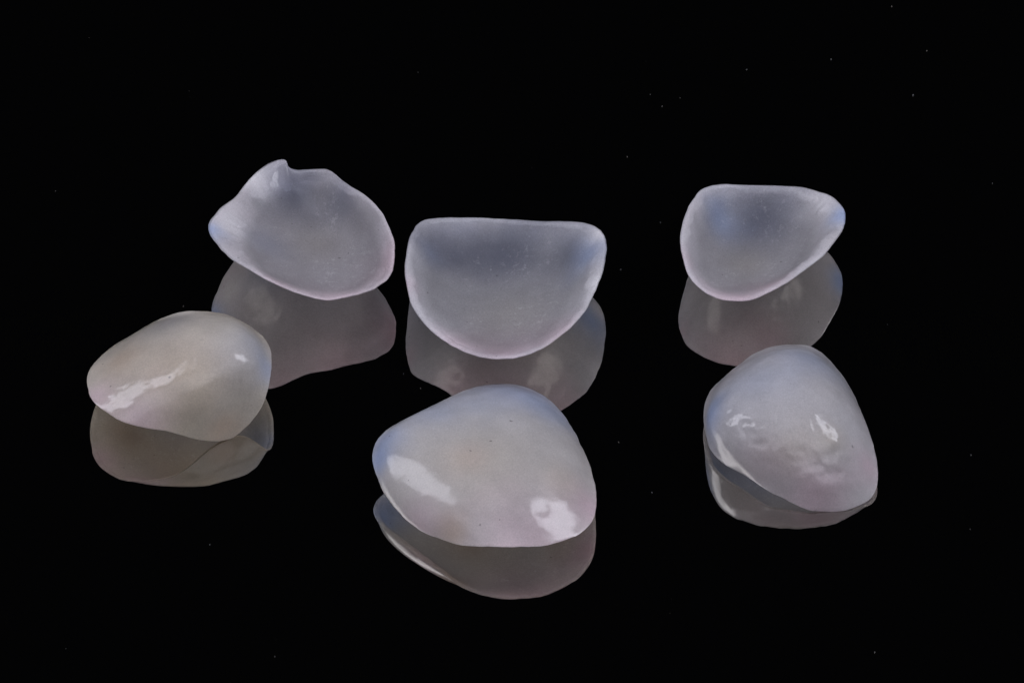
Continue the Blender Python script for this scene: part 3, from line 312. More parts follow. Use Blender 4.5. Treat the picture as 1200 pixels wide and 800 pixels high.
    dict(rim=[[-0.5354,-0.7592,0.1475],[-0.5334,-0.7445,0.1507],[-0.5304,-0.7297,0.1538],[-0.5265,-0.7152,0.1566],[-0.5205,-0.7017,0.1591],[-0.5131,-0.6888,0.1614],[-0.5053,-0.6761,0.1633],[-0.4964,-0.6645,0.1649],[-0.4864,-0.654,0.1662],[-0.4761,-0.6437,0.1672],[-0.4658,-0.6335,0.1679],[-0.4549,-0.6242,0.1683],[-0.4435,-0.6157,0.1683],[-0.4321,-0.6072,0.1681],[-0.4207,-0.5983,0.1675],[-0.4094,-0.589,0.1665],[-0.3981,-0.5795,0.1651],[-0.3869,-0.5695,0.1632],[-0.3758,-0.5588,0.1609],[-0.3647,-0.5476,0.158],[-0.3533,-0.5359,0.1546],[-0.3414,-0.5242,0.1506],[-0.3296,-0.5117,0.146],[-0.3178,-0.4985,0.1409],[-0.3061,-0.4848,0.1352],[-0.2943,-0.4706,0.129],[-0.2825,-0.4558,0.1224],[-0.2708,-0.4407,0.1155],[-0.259,-0.4252,0.1082],[-0.2473,-0.4095,0.1008],[-0.2355,-0.3938,0.0933],[-0.2236,-0.3784,0.0858],[-0.2115,-0.3637,0.0784],[-0.1992,-0.3496,0.0712],[-0.187,-0.3357,0.0641],[-0.1746,-0.3222,0.0574],[-0.1621,-0.31,0.051],[-0.1492,-0.2993,0.0449],[-0.1363,-0.2896,0.0392],[-0.1233,-0.2802,0.0339],[-0.1103,-0.2714,0.0291],[-0.0971,-0.2639,0.0247],[-0.0839,-0.258,0.0206],[-0.0705,-0.2532,0.017],[-0.0572,-0.2488,0.0138],[-0.0439,-0.2448,0.0111],[-0.0305,-0.2416,0.0087],[-0.0172,-0.2398,0.0066],[-0.0038,-0.2394,0.0048],[0.0095,-0.2396,0.0034],[0.0228,-0.2403,0.0023],[0.0358,-0.2429,0.0014],[0.0485,-0.2478,0.0007],[0.0611,-0.2539,0.0003],[0.0736,-0.2602,0.0],[0.0859,-0.2673,0.0],[0.0978,-0.276,0.0002],[0.1091,-0.2861,0.0005],[0.1204,-0.2967,0.001],[0.1316,-0.3074,0.0016],[0.1426,-0.3187,0.0024],[0.153,-0.3312,0.0033],[0.1627,-0.3449,0.0044],[0.1721,-0.3593,0.0056],[0.1815,-0.3738,0.007],[0.1903,-0.3892,0.0085],[0.198,-0.4059,0.0101],[0.2052,-0.4232,0.0119],[0.2124,-0.4407,0.0139],[0.2197,-0.4583,0.016],[0.2267,-0.4762,0.0182],[0.2332,-0.4946,0.0206],[0.2392,-0.5136,0.0231],[0.245,-0.5328,0.0258],[0.2509,-0.5521,0.0286],[0.2567,-0.5716,0.0315],[0.2624,-0.5911,0.0345],[0.2682,-0.6107,0.0376],[0.2736,-0.6305,0.0408],[0.2789,-0.6505,0.0441],[0.2841,-0.6705,0.0473],[0.2894,-0.6906,0.0506],[0.2946,-0.7106,0.0539],[0.2995,-0.7307,0.0572],[0.3036,-0.7512,0.0605],[0.3069,-0.7722,0.0639],[0.3099,-0.7932,0.0673],[0.3129,-0.8142,0.0706],[0.3159,-0.8351,0.0738],[0.3188,-0.8559,0.077],[0.3209,-0.8768,0.0801],[0.3216,-0.898,0.0832],[0.3216,-0.9192,0.0864],[0.3216,-0.9403,0.0894],[0.3215,-0.9613,0.0923],[0.3212,-0.9822,0.0952],[0.3198,-1.0029,0.098],[0.3173,-1.0233,0.1008],[0.3146,-1.0436,0.1034],[0.3108,-1.0631,0.106],[0.3044,-1.0808,0.1085],[0.2962,-1.0971,0.1109],[0.2874,-1.1128,0.1132],[0.2779,-1.1275,0.1155],[0.2678,-1.141,0.1176],[0.2569,-1.1527,0.1196],[0.2452,-1.1622,0.1215],[0.233,-1.1706,0.1233],[0.2208,-1.1789,0.125],[0.2086,-1.1873,0.1267],[0.1964,-1.1951,0.1284],[0.1839,-1.202,0.13],[0.1713,-1.2082,0.1315],[0.1587,-1.2142,0.1329],[0.1461,-1.2201,0.1343],[0.1335,-1.226,0.1357],[0.1207,-1.2308,0.1369],[0.1078,-1.2335,0.138],[0.0948,-1.2351,0.139],[0.0818,-1.2366,0.1399],[0.0687,-1.2381,0.1408],[0.0557,-1.2394,0.1415],[0.0427,-1.2406,0.1422],[0.0297,-1.2415,0.1427],[0.0167,-1.2417,0.143],[0.0036,-1.2417,0.1432],[-0.0094,-1.2414,0.1431],[-0.0224,-1.2409,0.1429],[-0.0354,-1.2402,0.1424],[-0.0485,-1.2393,0.1416],[-0.0615,-1.2381,0.1406],[-0.0745,-1.2365,0.1392],[-0.0875,-1.2347,0.1375],[-0.1006,-1.2324,0.1355],[-0.1136,-1.2297,0.1332],[-0.1267,-1.2266,0.1306],[-0.1397,-1.2233,0.1277],[-0.1528,-1.2198,0.1246],[-0.1658,-1.2161,0.1214],[-0.1789,-1.2123,0.118],[-0.1918,-1.2074,0.1144],[-0.2046,-1.2005,0.1108],[-0.2173,-1.1922,0.107],[-0.2299,-1.1837,0.1033],[-0.2424,-1.1747,0.0996],[-0.2548,-1.1654,0.0961],[-0.2672,-1.1563,0.0927],[-0.2796,-1.1473,0.0895],[-0.292,-1.1384,0.0866],[-0.3041,-1.129,0.084],[-0.316,-1.119,0.0817],[-0.3278,-1.1091,0.0797],[-0.3396,-1.0995,0.0781],[-0.3514,-1.0902,0.0769],[-0.3628,-1.0806,0.076],[-0.3734,-1.0695,0.0755],[-0.3835,-1.0578,0.0755],[-0.3936,-1.0463,0.0758],[-0.4036,-1.0352,0.0765],[-0.4136,-1.0244,0.0776],[-0.4233,-1.0135,0.0791],[-0.4324,-1.0021,0.081],[-0.4412,-0.9906,0.0831],[-0.4501,-0.9794,0.0856],[-0.4587,-0.9683,0.0883],[-0.4669,-0.9568,0.0913],[-0.4745,-0.9451,0.0945],[-0.4819,-0.9333,0.098],[-0.4887,-0.9211,0.1016],[-0.4947,-0.9085,0.1054],[-0.5002,-0.8957,0.1093],[-0.5057,-0.8829,0.1133],[-0.5111,-0.87,0.1173],[-0.5162,-0.857,0.1213],[-0.5209,-0.8437,0.1253],[-0.5255,-0.8303,0.1292],[-0.5299,-0.8168,0.133],[-0.5332,-0.803,0.1367],[-0.5348,-0.7886,0.1404],[-0.5356,-0.7739,0.144]],
         cc=[-0.1139,-0.8364,0.0978],
         n=[0.0954,0.1542,0.9834],
         plane=[0.0813,0.0886,0.9927],
         swing=2.5,
         H=0.15,
         e=0.88,
         pm=[1.649,1.63,1.61,1.589,1.569,1.548,1.527,1.507,1.486,1.465,1.444,1.423,1.402,1.381,1.359,1.336,1.313,1.289,1.265,1.24,1.215,1.19,1.165,1.14,1.115,1.092,1.069,1.047,1.026,1.008,0.991,0.975,0.962,0.951,0.941,0.934,0.928,0.925,0.923,0.923,0.924,0.927,0.932,0.938,0.945,0.954,0.963,0.973,0.984,0.995,1.007,1.02,1.033,1.046,1.06,1.073,1.086,1.1,1.113,1.126,1.138,1.15,1.162,1.173,1.183,1.192,1.201,1.209,1.216,1.222,1.227,1.231,1.234,1.236,1.237,1.237,1.237,1.235,1.232,1.228,1.224,1.219,1.214,1.208,1.201,1.194,1.187,1.179,1.171,1.163,1.155,1.146,1.137,1.128,1.119,1.111,1.102,1.093,1.085,1.077,1.069,1.061,1.054,1.047,1.04,1.034,1.029,1.024,1.019,1.015,1.011,1.008,1.006,1.004,1.004,1.004,1.005,1.007,1.011,1.015,1.021,1.028,1.038,1.048,1.061,1.075,1.092,1.111,1.131,1.154,1.179,1.206,1.234,1.263,1.294,1.325,1.357,1.388,1.42,1.451,1.482,1.513,1.543,1.572,1.601,1.628,1.654,1.678,1.701,1.722,1.741,1.759,1.775,1.79,1.802,1.813,1.823,1.831,1.837,1.842,1.845,1.847,1.847,1.845,1.843,1.838,1.833,1.826,1.818,1.809,1.799,1.788,1.775,1.762,1.748,1.734,1.719,1.703,1.685,1.668],
         lip=[0.0233,0.0233,0.0233,0.0233,0.0233,0.0233,0.0233,0.0233,0.0233,0.0233,0.0233,0.0233,0.0233,0.0233,0.0233,0.0233,0.0233,0.0233,0.0233,0.0233,0.0233,0.0233,0.0233,0.0233,0.0233,0.0233,0.0233,0.0233,0.0233,0.0233,0.0233,0.0233,0.0233,0.0233,0.0233,0.0233,0.0233,0.0233,0.0233,0.0233,0.0233,0.0233,0.0233,0.0233,0.0233,0.0233,0.0233,0.0233,0.0233,0.0233,0.0233,0.0233,0.0233,0.0233,0.0233,0.0233,0.0233,0.0233,0.0233,0.0233,0.0233,0.0233,0.0233,0.0233,0.0233,0.0233,0.0233,0.0233,0.0233,0.0233,0.0233,0.0233,0.0233,0.0233,0.0233,0.0233,0.0233,0.0233,0.0233,0.0233,0.0233,0.0233,0.0233,0.0233,0.0233,0.0233,0.0233,0.0233,0.0233,0.0233,0.0233,0.0233,0.0233,0.0233,0.0233,0.0233,0.0233,0.0233,0.0233,0.0233,0.0233,0.0233,0.0233,0.0233,0.0233,0.0233,0.0233,0.0233,0.0233,0.0233,0.0233,0.0233,0.0233,0.0233,0.0233,0.0233,0.0233,0.0233,0.0233,0.0233,0.0233,0.0233,0.0233,0.0233,0.0233,0.0233,0.0233,0.0233,0.0233,0.0233,0.0233,0.0233,0.0233,0.0233,0.0233,0.0233,0.0233,0.0233,0.0233,0.0233,0.0233,0.0233,0.0233,0.0233,0.0233,0.0233,0.0233,0.0233,0.0233,0.0233,0.0233,0.0233,0.0233,0.0233,0.0233,0.0233,0.0233,0.0233,0.0233,0.0233,0.0233,0.0233,0.0233,0.0233,0.0233,0.0233,0.0233,0.0233,0.0233,0.0233,0.0233,0.0233,0.0233,0.0233,0.0233,0.0233,0.0233,0.0233,0.0233,0.0233],
         label='largest veneer, glazed side up, with a long bright patch on its left',
         thick=0.022,
         e_in=0.78,
         bevel=0.3,
         thin=0.6,
         thin_from=0.62,
         lobes=0.005,
         ripple=0.0014,
         base=(0.81,0.78,0.76),
         relax=10,
         ease=1.5,
         smooth=3.5,
         orange_peel=[(0.124,-1.089,0.199,0.133,0.003)],
         dents=[(0.114,-1.094,0.201,0.043,0.006)],
         tint=[(-0.522,-0.809,0.185,0.08,0.55,0.66,0.92,0.18,0.98),(-0.493,-0.727,0.217,0.1,0.55,0.66,0.92,0.18,0.7),(-0.004,-0.381,0.121,0.25,0.55,0.66,0.92,0.18,0.55),(0.131,-0.453,0.107,0.133,0.55,0.66,0.92,0.18,0.4),(-0.117,-0.894,0.251,0.25,0.8,0.73,0.6,0.06,0.4),(-0.168,-0.875,0.252,0.083,0.82,0.67,0.54,0.04,0.4),(0.291,-1.006,0.13,0.117,0.84,0.69,0.75,0.02,0.85),(0.053,-1.229,0.151,0.267,0.84,0.69,0.75,0.02,0.7),(-0.235,-1.16,0.145,0.067,0.82,0.67,0.54,0.04,0.6),(-0.35,-1.086,0.126,0.1,0.84,0.69,0.75,0.02,0.6),(-0.293,-0.592,0.211,0.15,0.55,0.66,0.92,0.18,0.4),(0.192,-0.935,0.191,0.1,0.8,0.73,0.6,0.06,0.35)]),
    dict(rim=[[0.7382,-0.4637,0.0493],[0.7387,-0.4491,0.0507],[0.7397,-0.4344,0.0522],[0.7408,-0.4198,0.0537],[0.7425,-0.4053,0.0552],[0.7454,-0.3911,0.0567],[0.7489,-0.3771,0.0582],[0.7532,-0.3636,0.0598],[0.759,-0.3511,0.0613],[0.7656,-0.3391,0.0628],[0.7722,-0.327,0.0642],[0.7793,-0.3155,0.0656],[0.7872,-0.305,0.067],[0.7958,-0.2951,0.0683],[0.8044,-0.2853,0.0695],[0.8131,-0.2753,0.0706],[0.8218,-0.2654,0.0717],[0.8307,-0.2557,0.0726],[0.8399,-0.2463,0.0735],[0.8492,-0.237,0.0742],[0.8584,-0.2274,0.0747],[0.8677,-0.2178,0.0751],[0.8771,-0.208,0.0754],[0.8864,-0.198,0.0754],[0.8958,-0.1878,0.0753],[0.9051,-0.1775,0.075],[0.9145,-0.167,0.0745],[0.9239,-0.1563,0.0739],[0.9336,-0.1461,0.0731],[0.9439,-0.1373,0.0721],[0.9546,-0.1293,0.0709],[0.9654,-0.1212,0.0695],[0.9763,-0.1131,0.068],[0.9871,-0.1049,0.0663],[0.9982,-0.0978,0.0645],[1.0097,-0.0923,0.0626],[1.0213,-0.0876,0.0605],[1.0329,-0.0827,0.0583],[1.0446,-0.0777,0.056],[1.0563,-0.0731,0.0537],[1.068,-0.0696,0.0513],[1.0797,-0.0666,0.0488],[1.0915,-0.0636,0.0463],[1.1033,-0.0606,0.0438],[1.115,-0.0579,0.0413],[1.1266,-0.0565,0.0389],[1.1381,-0.0569,0.0365],[1.1495,-0.0582,0.0342],[1.1608,-0.0596,0.032],[1.1719,-0.0619,0.0299],[1.1822,-0.0667,0.028],[1.1917,-0.0739,0.0263],[1.201,-0.0818,0.0247],[1.2103,-0.09,0.0233],[1.2192,-0.0987,0.0221],[1.2274,-0.1089,0.0211],[1.2349,-0.1202,0.0204],[1.2423,-0.1321,0.0199],[1.2496,-0.1442,0.0197],[1.2568,-0.1565,0.0197],[1.264,-0.1693,0.0201],[1.2709,-0.1827,0.0208],[1.2774,-0.1967,0.0218],[1.2839,-0.2111,0.0231],[1.2904,-0.2258,0.0248],[1.2968,-0.2408,0.0268],[1.3028,-0.2564,0.0291],[1.308,-0.273,0.0317],[1.3127,-0.2902,0.0344],[1.3172,-0.3076,0.0374],[1.3217,-0.3253,0.0405],[1.3262,-0.343,0.0437],[1.3306,-0.3607,0.047],[1.3347,-0.3787,0.0502],[1.3385,-0.3967,0.0534],[1.3421,-0.4146,0.0564],[1.3457,-0.4323,0.0591],[1.3493,-0.4498,0.0616],[1.353,-0.4668,0.0637],[1.3566,-0.4836,0.0655],[1.3602,-0.4999,0.0669],[1.3638,-0.5159,0.0678],[1.3674,-0.5314,0.0684],[1.371,-0.5466,0.0685],[1.3743,-0.5613,0.0683],[1.3778,-0.5757,0.0677],[1.3817,-0.5899,0.0668],[1.385,-0.6039,0.0656],[1.3876,-0.6179,0.0641],[1.39,-0.6317,0.0624],[1.3924,-0.6453,0.0605],[1.3948,-0.6588,0.0584],[1.3971,-0.6722,0.0561],[1.3989,-0.6855,0.0538],[1.4002,-0.6988,0.0513],[1.4012,-0.7122,0.0487],[1.4023,-0.7255,0.0461],[1.4031,-0.7387,0.0435],[1.4032,-0.752,0.0408],[1.4029,-0.7653,0.0381],[1.4022,-0.7786,0.0354],[1.4012,-0.7918,0.0327],[1.4,-0.8052,0.0301],[1.3986,-0.8184,0.0276],[1.3955,-0.8309,0.0251],[1.39,-0.8421,0.0224],[1.3834,-0.8527,0.0198],[1.3767,-0.8634,0.0173],[1.3691,-0.8726,0.015],[1.3596,-0.879,0.0129],[1.3493,-0.8841,0.0108],[1.339,-0.8893,0.0089],[1.3286,-0.8945,0.0072],[1.3181,-0.8992,0.0056],[1.3073,-0.9035,0.0041],[1.2966,-0.9079,0.0029],[1.2858,-0.9124,0.0019],[1.2749,-0.9164,0.0011],[1.2637,-0.9185,0.0005],[1.2524,-0.9193,0.0001],[1.241,-0.9199,0.0],[1.2295,-0.9208,0.0001],[1.2181,-0.9219,0.0004],[1.2067,-0.9228,0.0009],[1.1953,-0.9231,0.0017],[1.1838,-0.9233,0.0026],[1.1724,-0.9237,0.0039],[1.161,-0.9243,0.0053],[1.1496,-0.9248,0.007],[1.1384,-0.9239,0.0088],[1.1276,-0.921,0.0107],[1.117,-0.9174,0.0127],[1.1064,-0.914,0.0149],[1.0958,-0.9105,0.0172],[1.0855,-0.9063,0.0196],[1.0755,-0.9012,0.022],[1.0656,-0.8958,0.0245],[1.0558,-0.8905,0.027],[1.0459,-0.8853,0.0296],[1.0359,-0.8804,0.0322],[1.0256,-0.8761,0.0347],[1.0152,-0.8719,0.037],[1.0048,-0.8676,0.0392],[0.9945,-0.863,0.0411],[0.9843,-0.8579,0.0428],[0.9745,-0.8514,0.0441],[0.9653,-0.8435,0.0452],[0.9561,-0.8351,0.0459],[0.947,-0.8263,0.0464],[0.9379,-0.8173,0.0466],[0.9288,-0.8082,0.0466],[0.9196,-0.7989,0.0463],[0.9104,-0.7894,0.0458],[0.9012,-0.7798,0.0452],[0.892,-0.7701,0.0444],[0.8825,-0.761,0.0437],[0.8725,-0.7532,0.0429],[0.8622,-0.7461,0.0422],[0.8519,-0.7389,0.0415],[0.8416,-0.7319,0.0409],[0.8315,-0.7246,0.0403],[0.8218,-0.7163,0.0398],[0.8126,-0.7068,0.0394],[0.8036,-0.6969,0.039],[0.7947,-0.687,0.0388],[0.7863,-0.6764,0.0386],[0.7789,-0.6645,0.0385],[0.772,-0.6521,0.0386],[0.7655,-0.6394,0.0387],[0.7603,-0.6259,0.039],[0.7566,-0.6114,0.0394],[0.7534,-0.5966,0.0399],[0.7502,-0.582,0.0406],[0.7474,-0.5673,0.0413],[0.7453,-0.5525,0.0422],[0.7439,-0.5376,0.0432],[0.7426,-0.5227,0.0442],[0.7414,-0.5079,0.0454],[0.7401,-0.4931,0.0466],[0.7389,-0.4784,0.0479]],
         cc=[1.1154,-0.542,0.0401],
         n=[-0.2063,-0.2423,0.948],
         plane=[0.0262,-0.0322,0.9991],
         swing=2.239,
         H=0.2731,
         e=0.854,
         pm=[1.424,1.395,1.364,1.333,1.301,1.269,1.236,1.202,1.169,1.135,1.101,1.067,1.034,1.001,0.968,0.935,0.902,0.87,0.839,0.809,0.78,0.752,0.726,0.702,0.7,0.7,0.7,0.7,0.7,0.7,0.7,0.7,0.7,0.7,0.7,0.7,0.7,0.7,0.7,0.7,0.7,0.7,0.7,0.7,0.7,0.723,0.748,0.774,0.802,0.831,0.86,0.89,0.921,0.953,0.986,1.019,1.052,1.085,1.12,1.154,1.189,1.223,1.256,1.289,1.321,1.351,1.379,1.405,1.428,1.449,1.468,1.483,1.495,1.504,1.509,1.511,1.509,1.504,1.496,1.484,1.47,1.453,1.434,1.413,1.39,1.367,1.342,1.316,1.29,1.262,1.235,1.208,1.181,1.153,1.126,1.099,1.073,1.047,1.021,0.996,0.971,0.947,0.924,0.902,0.879,0.856,0.833,0.811,0.791,0.771,0.753,0.735,0.719,0.703,0.7,0.7,0.7,0.7,0.7,0.7,0.7,0.7,0.7,0.7,0.7,0.7,0.7,0.7,0.7,0.7,0.7,0.701,0.719,0.74,0.764,0.789,0.816,0.847,0.88,0.917,0.957,0.999,1.042,1.088,1.133,1.179,1.225,1.271,1.317,1.361,1.404,1.445,1.482,1.517,1.549,1.576,1.599,1.619,1.635,1.648,1.658,1.667,1.673,1.677,1.679,1.678,1.676,1.671,1.664,1.654,1.643,1.629,1.613,1.595,1.575,1.553,1.53,1.505,1.479,1.452],
         lip=[0.0233,0.0233,0.0233,0.0233,0.0233,0.0233,0.0233,0.0233,0.0233,0.0233,0.0233,0.0233,0.0233,0.0233,0.0233,0.0233,0.0233,0.0233,0.0233,0.0233,0.0233,0.0233,0.0233,0.0233,0.0233,0.0233,0.0233,0.0233,0.0233,0.0233,0.0233,0.0233,0.0233,0.0233,0.0233,0.0233,0.0233,0.0233,0.0233,0.0233,0.0233,0.0233,0.0233,0.0233,0.0233,0.0233,0.0233,0.0233,0.0233,0.0233,0.0233,0.0233,0.0233,0.0233,0.0233,0.0233,0.0233,0.0233,0.0233,0.0233,0.0233,0.0233,0.0233,0.0233,0.0233,0.0233,0.0233,0.0233,0.0233,0.0233,0.0233,0.0233,0.0233,0.0233,0.0233,0.0233,0.0233,0.0233,0.0233,0.0233,0.0233,0.0233,0.0233,0.0233,0.0233,0.0233,0.0233,0.0233,0.0233,0.0233,0.0233,0.0233,0.0233,0.0233,0.0233,0.0233,0.0233,0.0233,0.0233,0.0233,0.0233,0.0233,0.0233,0.0233,0.0233,0.0233,0.0233,0.0233,0.0233,0.0233,0.0233,0.0233,0.0233,0.0233,0.0233,0.0233,0.0233,0.0233,0.0233,0.0233,0.0233,0.0233,0.0233,0.0233,0.0233,0.0233,0.0233,0.0233,0.0233,0.0233,0.0233,0.0233,0.0233,0.0233,0.0233,0.0233,0.0233,0.0233,0.0233,0.0233,0.0233,0.0233,0.0233,0.0233,0.0233,0.0233,0.0233,0.0233,0.0233,0.0233,0.0233,0.0233,0.0233,0.0233,0.0233,0.0233,0.0233,0.0233,0.0233,0.0233,0.0233,0.0233,0.0233,0.0233,0.0233,0.0233,0.0233,0.0233,0.0233,0.0233,0.0233,0.0233,0.0233,0.0233,0.0233,0.0233,0.0233,0.0233,0.0233,0.0233],
         label='upright oval veneer lying glazed side up, with mottled bright patches on both sides',
         thick=0.035,
         e_in=0.78,
         bevel=0.3,
         thin=0.6,
         thin_from=0.62,
         lobes=0.006,
         ripple=0.0032,
         base=(0.79,0.77,0.78),
         relax=15,
         ease=1.5,
         smooth=3.5,
         orange_peel=[(0.885,-0.744,0.24,0.153,0.012),(1.227,-0.835,0.171,0.167,0.013),(0.863,-0.764,0.089,0.1,0.005),(1.245,-0.585,0.247,0.133,0.003)],
         dents=[(0.924,-0.772,0.228,0.053,0.01),(1.137,-0.819,0.211,0.083,0.01),(1.205,-0.857,0.154,0.04,0.006)],
         tint=[(0.757,-0.56,0.181,0.093,0.55,0.66,0.92,0.18,0.95),(1.147,-0.289,0.211,0.167,0.55,0.66,0.92,0.18,0.45),(1.069,-0.815,0.216,0.133,0.8,0.73,0.6,0.06,0.5),(1.215,-0.762,0.238,0.083,0.8,0.73,0.6,0.06,0.45),(1.155,-0.905,0.067,0.15,0.84,0.69,0.75,0.02,0.8),(1.37,-0.764,0.094,0.083,0.84,0.69,0.75,0.02,0.75),(0.989,-0.837,0.161,0.15,0.84,0.69,0.75,0.02,0.4),(0.941,-0.485,0.281,0.167,0.55,0.66,0.92,0.18,0.3),(1.299,-0.629,0.203,0.117,0.98,0.97,1.0,0,0.4)])]

THIN_BASE = 0.10
NTH, N_OUT, N_LIP, N_IN = 360, 48, 8, 38


def periodic(values, n):
    v = np.asarray(values, float)
    k = len(v)
    xi = np.linspace(0, k, n, endpoint=False)
    if v.ndim == 1:
        return np.interp(xi, np.arange(k + 1), np.r_[v, v[:1]])
    return np.stack([np.interp(xi, np.arange(k + 1), np.r_[v[:, j], v[:1, j]]) for j in range(v.shape[1])], -1)


def blur(v, sigma):
    n = len(v)
    k = np.minimum(np.arange(n), n - np.arange(n))
    g = np.exp(-0.5 * (k / sigma) ** 2)
    g /= g.sum()
    f = np.fft.fft(g)
    if v.ndim == 1:
        return np.real(np.fft.ifft(np.fft.fft(v) * f))
    return np.stack([np.real(np.fft.ifft(np.fft.fft(v[:, j]) * f)) for j in range(v.shape[1])], -1)


def lat(p, e):
    return np.sin(np.minimum(p, math.pi / 2)) ** e * np.where(p > math.pi / 2, np.abs(np.sin(p)), 1.0)


def hgt(p, e):
    return np.sign(np.cos(p)) * np.abs(np.cos(p)) ** e


def dome(rim, cc, plane, n, H, e, pm, rows, swing):
    t = np.linspace(0, 1, rows)[:, None]
    ph = t * pm[None]
    Lr = lat(ph, e) / lat(pm, e)[None]
    G = (hgt(ph, e) - hgt(pm, e)[None]) / (1 - hgt(pm, e)[None])
    soft = blur(rim, 14.0)
    w = (t ** 12)[..., None]
    r = soft[None] * (1 - w) + rim[None] * w
    rel = r - cc
    dev = (rel @ plane)[..., None] * plane
    return cc + Lr[..., None] * (rel - dev) + (Lr ** swing)[..., None] * dev + (H * G)[..., None] * n, t


def value_noise(P, scale, seed):
    off = Vector((seed * 7.13, seed * 3.71, seed * 1.37))
    f = P.reshape(-1, 3)
    return np.array([noise.fractal(Vector(p) * scale + off, 0.9, 2.0, 3) for p in f]).reshape(P.shape[:-1])


def grid_normals(P):
    du = np.roll(P, -1, 1) - np.roll(P, 1, 1)
    dt = np.gradient(P, axis=0)
    n = np.cross(du, dt)
    return n / (np.linalg.norm(n, axis=-1, keepdims=True) + 1e-12)


def build_part(name, P, Nn, tint, mat, parent, origin, pole, flip):
    """one strip of the shell as a mesh; pole = 'first' / 'last' row collapsed to one vertex"""
    rows, cols = P.shape[:2]
    if pole == 'last':
        P, Nn, tint = P[::-1], Nn[::-1], tint[::-1]
        flip = not flip
    if pole:
        verts = np.concatenate([P[:1, 0], P[1:].reshape(-1, 3)])
        nn = Nn[1].mean(0)
        nrm = np.concatenate([(nn / np.linalg.norm(nn))[None], Nn[1:].reshape(-1, 3)])
        tn = np.concatenate([tint[1].mean(0)[None], tint[1:].reshape(-1, 4)])
        idx = lambda r, c: 0 if r == 0 else 1 + (r - 1) * cols + c % cols
    else:
        verts, nrm, tn = P.reshape(-1, 3), Nn.reshape(-1, 3), tint.reshape(-1, 4)
        idx = lambda r, c: r * cols + c % cols
    faces = []
    for r in range(rows - 1):
        for c in range(cols):
            if pole and r == 0:
                f = (0, idx(1, c), idx(1, c + 1))
            else:
                f = (idx(r, c), idx(r + 1, c), idx(r + 1, c + 1), idx(r, c + 1))
            faces.append(f[::-1] if flip else f)
    m = bpy.data.meshes.new(name)
    m.from_pydata((verts - origin).tolist(), [], faces)
    m.polygons.foreach_set('use_smooth', [True] * len(m.polygons))
    a = m.color_attributes.new('tint', 'FLOAT_COLOR', 'POINT')
    a.data.foreach_set('color', np.clip(tn, 0, 1).ravel())
    m.materials.append(mat)
    m.update()
    m.normals_split_custom_set_from_vertices(nrm.tolist())
    o = bpy.data.objects.new(name, m)
    scene.collection.objects.link(o)
    o.parent = parent
    return o


def tint_of(P, patches, base, index):
    c = np.empty(P.shape[:-1] + (4,))
    c[...] = tuple(base) + (1.0 - THIN_BASE,)
    cloud = value_noise(P, 5.0, 51 + index)
    for (x, y, z, rad, r, g, b, clear, s) in patches:
        d = np.linalg.norm(P - np.array([x, y, z]), axis=-1) / rad * (1 + 0.28 * cloud)
        w = s * np.exp(-d ** 2 * 1.4)
        c = c * (1 - w[..., None]) + np.array([r, g, b, 1.0 - clear]) * w[..., None]
    return c


